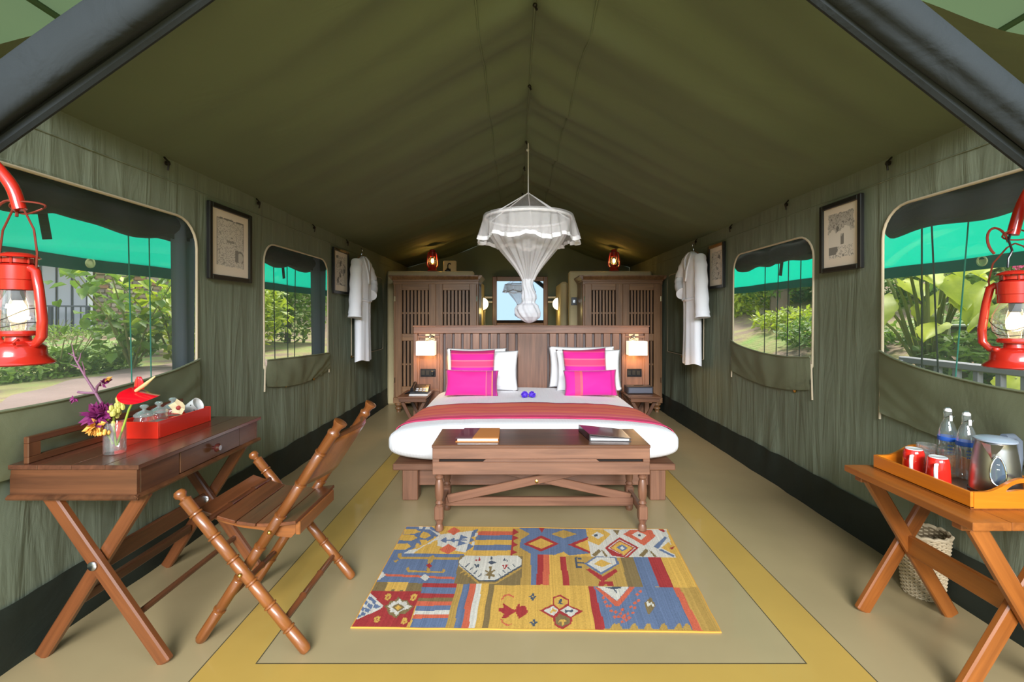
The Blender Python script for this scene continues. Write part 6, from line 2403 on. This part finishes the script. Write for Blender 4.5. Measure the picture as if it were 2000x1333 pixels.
# bail wires of the two hanging lanterns and the red brackets that carry them
WIRE = plain('reddish_brown_wire', srgb(120, 44, 30), .5, .4)
lx, ly, lz = LANL
m = MB()
for s in (-1, 1):
    m.tube([V(s * .062, -s * .0, .27), V(s * .066, 0, .33), V(s * .055, 0, .40), V(s * .02, 0, .46), V(0, 0, .475)], .0028, 6)
b = m.build('bail_wire', WIRE, None)
b.parent = ll
b.location = (0, 0, .27)
b2 = b.copy(); b2.data = b.data.copy(); COL.objects.link(b2); b2.parent = lr
b2.location = (0, 0, .25)
b2.scale = (1, 1, .85)


def bracket(pts, label, loop):
    t = thing('lantern_bracket', pts[0], label, 'bracket', 'red lantern brackets')
    m = MB()
    P = [Vector(p) for p in pts]
    fine = []
    for k in range(25):
        q = k / 24 * (len(P) - 1)
        i = min(int(q), len(P) - 2)
        f = q - i
        a0, a1, a2, a3 = P[max(0, i - 1)], P[i], P[i + 1], P[min(len(P) - 1, i + 2)]
        fine.append(.5 * ((2 * a1) + (a2 - a0) * f + (2 * a0 - 5 * a1 + 4 * a2 - a3) * f * f + (3 * a1 - a0 - 3 * a2 + a3) * f ** 3))
    m.tube(fine, .0165, 14)
    m.build('arm', RED, t)
    m = MB()
    c = Vector(loop)
    m.tube([c + V(.05 * math.cos(a) + .018, .01 * math.sin(a * 2), .018 * math.sin(a) - .004) for a in [2 * PI * k / 24 for k in range(24)]], .0028, 6, closed=True)
    m.tube([c + V(-.05 + .035 * math.cos(a), .01 * math.sin(a), -.03 + .05 * math.sin(a)) for a in [2 * PI * k / 20 for k in range(14)]], .004, 6)
    m.build('tie_wire', WIRE, t)
    m = MB(); m.lathe([(.05, 0), (.05, .01), (.02, .014)], P[0], 16); m.build('mounting_plate', RED, t)


bracket([(-1.93, 1.33, 1.70), (-1.76, 1.37, 1.86), (-1.60, 1.385, 1.845), (-1.50, 1.395, 1.75), (-1.470, 1.40, 1.665)], 'curved red pipe bracket holding the lantern over the desk', (-1.465, 1.40, 1.675))
bracket([(2.07, 1.56, 1.70), (1.92, 1.57, 1.84), (1.80, 1.58, 1.85), (1.725, 1.59, 1.75), (1.692, 1.60, 1.625)], 'curved red pipe bracket holding the lantern above the tea tray', (1.692, 1.60, 1.63))
m = MB()
m.tube([at(1974, 452, 1.6), at(1970, 470, 1.59), at(1977, 490, 1.6), at(1969, 505, 1.6), at(1968, 523, 1.6)], .0035, 7)
tag(m.build('lantern_flex', BLACKGLOSS), 'thin dark electric flex running down to the lantern above the tea tray', 'cable')

# ------------------------------------------------------------------ outside
def smooth(a, b, x):
    q = min(1, max(0, (x - a) / (b - a)))
    return q * q * (3 - 2 * q)


def ground_z(x, y):
    z = -.06
    if x < 0:
        d = -x
        z += .86 * smooth(2.3, 3.0, d) + .02 * max(0, d - 3) + 11.0 * smooth(15, 34, d)
    else:
        d = x
        z += .95 * smooth(3.0, 3.75, d) + .24 * min(6, max(0, d - 3.6)) + .02 * max(0, min(y, 14) - 6) * smooth(3.6, 5, d) + 9.0 * smooth(10.5, 28, d)
    z += .06 * nz(x * .5, y * .5) * smooth(3.0, 4.5, abs(x)) + .04 * nz(x * 1.7, y * 1.7, 4) * smooth(2.6, 4, abs(x))
    back = smooth(12, 30, y)
    z += 9 * back
    z -= 2.2 * smooth(-2.5, -14, y) if y < -2.5 else 0
    return z


GROUND, nt_, out_ = mat_new('garden_ground')
b_ = principled(nt_, out_, Roughness=.95)
tc_ = N(nt_, 'ShaderNodeTexCoord')
n_ = N(nt_, 'ShaderNodeTexNoise', Scale=.8, Detail=8.0, Roughness=.7)
nt_.links.new(tc_.outputs['Object'], n_.inputs['Vector'])
r_ = N(nt_, 'ShaderNodeValToRGB')
r_.color_ramp.elements[0].position, r_.color_ramp.elements[1].position = .44, .66
r_.color_ramp.elements[0].color = srgb(126, 106, 88)
r_.color_ramp.elements[1].color = srgb(112, 140, 62)
e_ = r_.color_ramp.elements.new(.5); e_.color = srgb(140, 132, 84)
nt_.links.new(n_.outputs['Fac'], r_.inputs[0]); nt_.links.new(r_.outputs[0], b_.inputs['Base Color'])
bp_ = N(nt_, 'ShaderNodeBump', Strength=.6, Distance=.06)
n2_ = N(nt_, 'ShaderNodeTexNoise', Scale=14.0, Detail=4.0)
nt_.links.new(tc_.outputs['Object'], n2_.inputs['Vector']); nt_.links.new(n2_.outputs['Fac'], bp_.inputs['Height']); nt_.links.new(bp_.outputs[0], b_.inputs['Normal'])
m = MB()
m.grid(lambda u, v: (lambda x, y: (x, y, ground_z(x, y)))(-45 + 90 * u, -70 + 115 * v), 150, 190)
struct(m.build('ground', GROUND, smooth=180, fix=False))

SOIL = plain('garden_soil', srgb(132, 112, 104), .95, bump=.8, bscale=16, var=.25)
m = MB()


def soil(u, v):
    y = 2.6 + 3.2 * v
    x = -2.55 - (.10 + 1.15 * min(1, .35 + v * 1.3) + .12 * nz(y * 2.2, 5.5)) * u
    return (x, y, ground_z(x, y) + .012)


m.grid(soil, 12, 30)
struct(m.build('soil_bed', SOIL, smooth=180, fix=False))

LEAFY = leafy('yellow_green_leaf', srgb(120, 150, 30), srgb(196, 206, 64))
LEAFM = leafy('mid_green_leaf', srgb(62, 100, 32), srgb(136, 166, 64))
LEAFD = leafy('deep_green_leaf', srgb(40, 74, 34), srgb(100, 136, 62))
LEAFP = leafy('pale_green_leaf', srgb(120, 150, 90), srgb(186, 206, 130))
BARK = plain('grey_brown_bark', srgb(104, 88, 72), .9, bump=.5, bscale=20, var=.2)
TWIG = plain('green_brown_twig', srgb(110, 116, 62), .8)


def leaf_cloud(m, rnd, c, rad, n, size, aspect=.55, droop=.3):
    vs, fs = [], []
    for i in range(n):
        while True:
            p = V(rnd.uniform(-1, 1), rnd.uniform(-1, 1), rnd.uniform(-1, 1))
            if p.length < 1 and p.length > rnd.random() * .75:
                break
        q = V(c[0] + p.x * rad[0], c[1] + p.y * rad[1], c[2] + p.z * rad[2])
        d = V(rnd.gauss(0, 1), rnd.gauss(0, 1), rnd.gauss(0, .6) - droop).normalized()
        s = d.cross(V(rnd.gauss(0, .4), rnd.gauss(0, .4), 1)).normalized()
        L = size * rnd.uniform(.6, 1.3)
        u = s.cross(d) * L * .12
        k = len(vs)
        vs += [q, q + d * L * .45 + s * L * aspect * .5 - u, q + d * L, q + d * L * .45 - s * L * aspect * .5 - u, q + d * L * .5]
        fs += [(k, k + 1, k + 4), (k + 1, k + 2, k + 4), (k + 2, k + 3, k + 4), (k + 3, k, k + 4)]
    m.add(vs, fs)


def plant(name, x, y, blobs, mat, size, label, cat, trunk=None, seed=1, group=None, tr=.05):
    z = ground_z(x, y)
    t = thing(name, (x, y, z), label, cat, group)
    rnd = random.Random(seed)
    m = MB()
    for (dx, dy, dz, rx, ry, rz, n) in blobs:
        leaf_cloud(m, rnd, (x + dx, y + dy, z + dz), (rx, ry, rz), n, size)
    m.build('foliage', mat, t, fix=False, smooth=0, kind='stuff')
    m = MB()
    if trunk:
        m.tube([(x, y, z - .1), (x + trunk * .03, y + .03, z + trunk * .5), (x + .05, y, z + trunk)], [tr * 1.2, tr, tr * .6], 9)
        for (dx, dy, dz, *_r) in blobs:
            m.tube([(x + .02, y, z + trunk * .55), (x + dx * .6, y + dy * .6, z + dz * .75), (x + dx, y + dy, z + dz)], [tr * .5, tr * .35, tr * .15], 6)
    else:
        for k in range(7):
            a = k * 2.4
            b = blobs[k % len(blobs)]
            m.tube([(x + .03 * math.cos(a), y + .03 * math.sin(a), z - .05), (x + b[0] * .7 + .1 * math.cos(a), y + b[1] * .7 + .1 * math.sin(a), z + b[2] * .8), (x + b[0] + .25 * math.cos(a), y + b[1] + .25 * math.sin(a), z + b[2] + .25)], [.012, .009, .004], 5)
    m.build('trunk' if trunk else 'stems', BARK if trunk else TWIG, t)
    return t


# left: leafy shrub with leaves one can pick out, close outside the nearest left window
def leafy_shrub(x, y, label, seed, n, h, spread, lsize, mat):
    z = ground_z(x, y)
    t = thing('leafy_shrub', (x, y, z), label, 'shrub')
    rnd = random.Random(seed)
    proto = None
    for k in range(7):
        a = 2 * PI * k / 7 + rnd.uniform(-.3, .3)
        hh = h * rnd.uniform(.75, 1.0)
        sp = spread * rnd.uniform(.4, 1.0)
        P = [V(x, y, z), V(x + .35 * sp * math.cos(a), y + .35 * sp * math.sin(a), z + hh * .5), V(x + sp * math.cos(a), y + sp * math.sin(a), z + hh)]
        m = MB(); m.tube(P, [.012, .009, .003], 6); m.build('stem', TWIG, t)
        for i in range(n // 7):
            q = .25 + .78 * rnd.random()
            b = P[0].lerp(P[1], min(1, q * 2)) if q < .5 else P[1].lerp(P[2], min(1.05, q * 2 - 1))
            b = b + V(rnd.gauss(0, .13), rnd.gauss(0, .13), rnd.gauss(0, .08))
            if proto is None:
                m = MB()
                L, W = lsize, lsize * .62
                m.add([V(0, 0, 0), V(.25 * L, .42 * W, .02), V(.6 * L, .5 * W, .01), V(L, 0, -.02), V(.6 * L, -.5 * W, .01), V(.25 * L, -.42 * W, .02), V(.5 * L, 0, -.008)], [(0, 1, 6), (1, 2, 6), (2, 3, 6), (3, 4, 6), (4, 5, 6), (5, 0, 6)])
                proto = m.build('leaf', mat, t, fix=False, smooth=180)
                lf = proto
                me = lf.data
                off = world_loc(t)
                for v_ in me.vertices:
                    v_.co = v_.co + off
            else:
                lf = proto.copy()
                COL.objects.link(lf)
                lf.parent = t
            lf.location = b - V(x, y, z)
            lf.rotation_euler = (rnd.uniform(-.6, .6), rnd.uniform(-.2, .8), rnd.uniform(0, 2 * PI))
            s_ = rnd.uniform(.7, 1.25)
            lf.scale = (s_, s_, s_)
    return t


leafy_shrub(-3.75, 4.62, 'open leafy shrub with round light green leaves outside the desk window', 3, 280, 1.08, .85, .12, LEAFM)
leafy_shrub(-3.55, 4.95, 'yellow green leafy shrub beside the gathered window curtain', 9, 230, 1.0, .6, .12, LEAFY)
# low planted rows on the bank
for i, (x, y, rx, ry, n, lab) in enumerate((
        (-4.05, 4.15, .24, .95, 1700, 'low green hedge row on the bank nearest the desk window'),
        (-5.0, 5.3, .34, 1.3, 1900, 'low green hedge row on the bank below the stone house'),
        (-8.4, 8.6, .7, 1.9, 1500, 'green planting in front of the house terrace'))):
    plant('hedge_row', x, y, [(0, 0, .08, rx, ry, .17, n)], LEAFM if i != 1 else LEAFP, .075, lab, 'hedge', seed=20 + i)
for i, (x, y, h, mat, lab) in enumerate((
        (-4.3, 7.0, 1.2, LEAFY, 'bright yellow green bush outside the far left window'),
        (-4.3, 8.9, 1.5, LEAFM, 'mid green bush behind the bright one outside the far left window'),
        (-5.9, 9.4, 2.2, LEAFY, 'tall light green tree outside the far left window'),
        (-6.4, 11.6, 2.6, LEAFD, 'dark tree rising behind the far left window bushes'))):
    plant('garden_bush' if h < 2 else 'garden_tree', x, y, [(0, 0, h * .5, .9, .9, h * .5, 1500), (.3, -.4, h * .8, .7, .7, h * .35, 800)], mat, .13, lab, 'bush' if h < 2 else 'tree', trunk=h * .8, seed=40 + i)

# the neighbouring stone house on the left
HDIR = V(.74, .67, 0).normalized()       # along the front
HN = V(.67, -.74, 0).normalized()        # out of the front, towards the tent
HO = V(-11.55, 12.2, .70)
HOUSEWALL = plain('house_render', srgb(150, 138, 118), .9, var=.15, bump=.3, bscale=12)
STONES = [plain('house_stone_%s' % k, srgb(*c), .9, bump=.5, bscale=14, var=.2) for k, c in (('grey', (150, 140, 128)), ('tan', (168, 146, 122)), ('rust', (172, 132, 104)), ('pale', (182, 170, 152)))]
t = thing('stone_house', HO, 'grey stone house with white folding doors seen through the desk window', 'house')


def hb(name, a0, a1, z0, z1, d0, d1, mat, ch=.01, parent=None):
    m = MB()
    m.obox(HO + HDIR * (a0 + a1) / 2 + HN * (d0 + d1) / 2 + V(0, 0, (z0 + z1) / 2), (HDIR, HN, V(0, 0, 1)), (a1 - a0, d1 - d0, z1 - z0), ch)
    return m.build(name, mat, parent or t)


hb('wall', -4.0, 6.0, -1.0, 6.0, -2.0, -.06, HOUSEWALL)
SHUT = plain('grey_white_shutter', srgb(178, 180, 190), .6)
DKFR = plain('dark_door_frame', srgb(72, 76, 88), .5)
WHT = plain('white_post', srgb(226, 226, 228), .6)
for k in range(6):
    a = -1.38 + k * .29
    d = hb('folding_door', a, a + .28, 0, 2.05, -.06, -.03, SHUT)
    for q in (0, .26):
        hb('door_stile', a + q, a + q + .02, 0, 2.05, -.03, -.012, DKFR, .003, d)
hb('lintel', -1.5, .5, 2.05, 2.13, -.06, .02, DKFR)
hb('post', .36, .47, 0, 2.13, -.02, .12, WHT)
hb('terrace', -4.0, 3.5, -.75, 0, -.06, 1.3, HOUSEWALL)
hb('balcony_slab', -4.0, 6.0, 2.32, 2.5, -.06, 1.0, plain('pale_slab', srgb(176, 164, 142), .9, var=.1))
REDB = plain('red_brown_rail', srgb(128, 66, 52), .7)
hb('balcony_rail', -4.0, 6.0, 3.1, 3.18, .88, .95, REDB)
hb('balcony_rail', -4.0, 6.0, 2.62, 2.68, .88, .95, REDB)
for k in range(20):
    hb('baluster', -3.9 + k * .5, -3.82 + k * .5, 2.5, 3.12, .9, .94, REDB, .004)
rnd = random.Random(8)
for r in range(17):
    a = .49 + rnd.uniform(-.02, .04)
    while a < 2.6:
        L = rnd.uniform(.14, .34)
        hb('stone', a, a + L, r * .125 + rnd.uniform(.004, .02), r * .125 + rnd.uniform(.10, .12), -.06, rnd.uniform(-.02, .04), rnd.choice(STONES), .016)
        a += L + .015
RO = HO + HN * 1.2
t2 = thing('terrace_railing', RO, 'dark metal terrace railing before the white folding doors', 'railing')
m = MB(); m.bar(RO + HDIR * -1.6 + V(0, 0, .88), RO + HDIR * .5 + V(0, 0, .88), .04, .04, V(0, 0, 1)); m.build('top_rail', DKFR, t2)
for k in range(17):
    p = RO + HDIR * (-1.58 + k * .13)
    m = MB(); m.bar(p, p + V(0, 0, .87), .022 if k % 5 else .07, .022 if k % 5 else .07, V(1, 0, 0), .002); m.build('bar', DKFR, t2)

# ---- right: garden
# deck rail running along outside the near right window
rx = 2.92
t = thing('deck_railing', (rx, 3.0, 0), 'grey painted deck railing outside the window above the tea tray', 'railing')
RAILG = plain('grey_rail_paint', srgb(128, 128, 132), .6)
m = MB(); m.box(rx - .03, rx + .03, .8, 3.55, 1.0, 1.045, .006); m.build('top_rail', RAILG, t)
m = MB(); m.box(rx - .02, rx + .02, .8, 3.55, .25, .29, .004); m.build('bottom_rail', RAILG, t)
for k in range(20):
    y = .85 + k * .14
    m = MB(); m.box(rx - .018, rx + .018, y, y + .036, .29, 1.0, .003); m.build('baluster', RAILG, t)
for y in (.8, 3.5):
    m = MB(); m.box(rx - .04, rx + .04, y, y + .08, -.1, 1.02, .005); m.build('post', RAILG, t)

# big leaved plants
BIGLEAF = leafy('big_yellow_green_leaf', srgb(150, 172, 28), srgb(206, 212, 56), .5, 5)


def big_leaf_plant(x, y, leaves, label, mat=BIGLEAF):
    z = ground_z(x, y)
    t = thing('big_leaf_plant', (x, y, z), label, 'plant')
    for (dx, dy, dz, L, W, az, tilt) in leaves:
        tilt = tilt - .85
        L, W = L * 1.15, W * 1.15
        b = V(x + dx, y + dy, z + dz)
        m = MB(); m.tube([(x + dx * .2, y + dy * .2, z - .05), (x + dx * .6, y + dy * .6, z + dz * .6), b], [.018, .014, .008], 7)
        m.build('leaf_stalk', TWIG, t)
        d = V(math.cos(az) * math.cos(tilt), math.sin(az) * math.cos(tilt), math.sin(tilt))
        s = V(-math.sin(az), math.cos(az), 0)
        n = d.cross(s)
        m = MB()

        def lf(u, v):
            w = W * (math.sin(PI * min(1, (v * .93 + .06))) ** .75) * (1 - .35 * v)
            return b + d * (L * (v - .12)) + s * w * (u - .5) * (1 + .06 * math.sin(v * 30)) - n * (-.10 * W * abs(u - .5) * 2 + .22 * L * v * v)
        m.grid(lf, 8, 14)
        m.build('leaf', mat, t, smooth=180, fix=False)
    return t


def leaf_set(seed, n, zlo, zhi, spread, L, W):
    r = random.Random(seed)
    out = []
    for k in range(n):
        out.append((r.uniform(-spread, spread), r.uniform(-spread, spread), zlo + (zhi - zlo) * (k + r.random()) / n, L * r.uniform(.75, 1.2), W * r.uniform(.8, 1.15), 3.9 + r.uniform(-1.1, 1.1), r.uniform(.0, .75)))
    return out


big_leaf_plant(3.75, 4.25, leaf_set(4, 18, .30, 1.15, .42, .40, .27), 'tall plant with many large yellow green leaves outside the window nearest the tea tray')
big_leaf_plant(3.95, 3.45, leaf_set(11, 12, .28, .95, .35, .34, .22), 'large leaved plant right of the tall one, beside the garden box')
big_leaf_plant(3.35, 2.75, leaf_set(6, 8, .34, .62, .26, .2, .19), 'low plant with round yellow leaves behind the deck railing')
for i, (x, y, blobs, mat, sz, lab, tr) in enumerate((
        (5.2, 4.6, [(0, 0, .45, .8, .9, .45, 1500), (.3, .3, 1.1, .9, .9, .5, 1500)], LEAFM, .12, 'leafy tree with a slim trunk behind the large yellow leaves', 1.9),
        (5.2, 2.9, [(0, 0, .75, .6, .7, .4, 1100), (.3, -.2, 1.3, .7, .8, .5, 1300)], LEAFP, .11, 'pale leafy tree above the white garden box', 2.0),
        (7.3, 6.5, [(0, 0, .7, 1.0, 1.2, .8, 2300), (0, 0, 1.9, 1.1, 1.2, .8, 1600)], LEAFD, .14, 'dark tree at the back of the right hand garden', 2.6),
        (7.4, 4.0, [(0, 0, .7, 1.0, 1.1, .8, 2300), (0, 0, 1.9, 1.1, 1.1, .9, 1600)], LEAFM, .14, 'dense green tree behind the hanging lantern on the tea tray side', 2.6))):
    plant('garden_tree', x, y, blobs, mat, sz, lab, 'tree', trunk=tr, seed=60 + i)
for i, (x, y, rx_, ry_, n, mat, lab) in enumerate((
        (3.75, 3.35, .35, .95, 1300, LEAFM, 'low green ground cover behind the deck railing'),
        (4.5, 4.3, .4, 1.1, 1300, LEAFP, 'low pale ground cover below the large leaved plants'),
        (4.6, 7.6, .5, 1.2, 1200, LEAFY, 'bright low planting outside the far right window'),
        (4.1, 6.0, .45, 1.1, 1100, LEAFM, 'low green planting nearest the far right window'))):
    plant('ground_cover', x, y, [(0, 0, .12, rx_, ry_, .22, n)], mat, .10, lab, 'plant', seed=80 + i)
for i, (x, y, h, mat, lab) in enumerate((
        (6.2, 7.6, 1.1, LEAFM, 'green bush right of the pale path outside the far right window'),
        (5.3, 10.9, .9, LEAFY, 'yellow green bush beyond the pale path outside the far right window'),
        (6.6, 10.3, .9, LEAFD, 'dark bush on the bank above the pale path'),
        (8.6, 13.6, 1.4, LEAFM, 'farthest green bush on the bank above the pale path'),
        (9.2, 5.0, 1.4, LEAFP, 'pale bush on the bank behind the dark garden tree'),
        (9.4, 2.4, 1.4, LEAFM, 'green bush on the bank behind the hanging lantern over the tea tray'))):
    plant('bank_bush', x, y, [(0, 0, h * .35, .9, 1.2, h * .45, 1100), (.2, .4, h * .75, .7, .9, h * .35, 700)], mat, .15, lab, 'bush', seed=140 + i)
# white garden box
bx, by = 5.0, 5.05
bz = ground_z(bx, by)
bc = at(1903, 650, 4.3)
t = thing('garden_box', (bc.x, bc.y, ground_z(bc.x, bc.y)), 'white open garden box among the plants beside the hanging lantern', 'box')
bc = at(1903, 650, 4.3)
d1, d2 = V(.74, -.67, 0), V(.67, .74, 0)
for (o_, sz) in ((V(0, 0, .065), (.36, .18, .02)), (V(0, 0, -.055), (.36, .18, .02)), (d1 * -.17, (.02, .18, .13)), (d1 * .17, (.02, .18, .13))):
    m = MB(); m.obox(bc + o_, (d1, d2, V(0, 0, 1)), sz, .004); m.build('panel', WHT, t)
m = MB(); m.obox(bc + d2 * .08, (d1, d2, V(0, 0, 1)), (.33, .01, .12), .002); m.build('back_panel', HOUSEWALL, t)
m = MB()
for s in (-1, 1):
    m.obox(bc + d1 * s * .15 - V(0, 0, .16), (d1, d2, V(0, 0, 1)), (.04, .12, .2), .004)
m.build('stand', BARK, t)
# pink blossoms among the leaves
PINK = plain('pink_blossom', srgb(236, 96, 150), .6)
for i, (px, py, Y, r, lab) in enumerate(((1988, 512, 3.9, .075, 'large pink blossom above the hanging lantern by the tea tray'), (1881, 505, 4.2, .05, 'small pink blossom high in the leaves right of the tall plant'))):
    c = at(px, py, Y)
    t = thing('pink_blossom', c, lab, 'flower')
    bloom(c, r, 40, 90 + i, PINK, 'petals', t, V(-.2, -.4, 0), .9)
    m = MB(); m.tube([c, c + V(.02, .05, -.12), c + V(.08, .12, -.3)], .006, 5); m.build('stem', TWIG, t)
# pale path and grey trunks seen through the far right window
m = MB()
PATHM = plain('pale_path', srgb(196, 186, 160), .9, var=.1)


def path(u, v):
    y = 7.0 + 6.5 * v
    x = 4.7 + .16 * (y - 7) + .30 * u + .1 * math.sin(v * 5)
    return (x, y, ground_z(x, y) + .04)


m.grid(path, 3, 40)
struct(m.build('garden_path', PATHM, smooth=180, fix=False))
for i, (x, y, h, lab) in enumerate(((5.45, 9.7, 2.0, 'thick grey tree trunk left of the path outside the far right window'), (7.0, 11.6, 2.2, 'grey tree behind the path outside the far right window'), (6.6, 13.6, 2.4, 'farthest tree beyond the path outside the far right window'))):
    plant('old_tree', x, y, [(-.1, .3, h * .42, .7, .9, h * .3, 900), (.1, 0, h * .85, .9, .9, .6, 1300)], LEAFD if i else LEAFM, .15, lab, 'tree', trunk=h * .9, seed=100 + i, tr=.16)
# wooded slope closing the view on both sides
for i, (x, y, s, lab) in enumerate((
        (-19, 23, 3.8, 'broad dark tree on the wooded slope behind the stone house'), (-11, 20, 3.4, 'round tree on the slope beyond the far left window'),
        (-21, 7, 3.4, 'dark tree on the slope left of the stone house roof'), (-5.6, 19.5, 3.0, 'smaller tree on the slope behind the far left window'),
        (12.6, 7.2, 2.8, 'broad tree on the slope behind the right hand garden'), (12.5, 11, 3.0, 'tall tree on the slope above the garden path'),
        (10.5, 17, 3.0, 'tree on the slope at the far end of the garden path'), (12, 2, 2.8, 'tree on the slope behind the lantern on the tea tray side'))):
    plant('slope_tree', x, y, [(0, 0, s * .5, s * .8, s * .8, s * .5, 1800), (0, 0, s * 1.1, s * .7, s * .7, s * .5, 1600)], (LEAFD, LEAFM, LEAFD, LEAFY)[i % 4], .22, lab, 'tree', trunk=s, seed=120 + i, tr=.14)
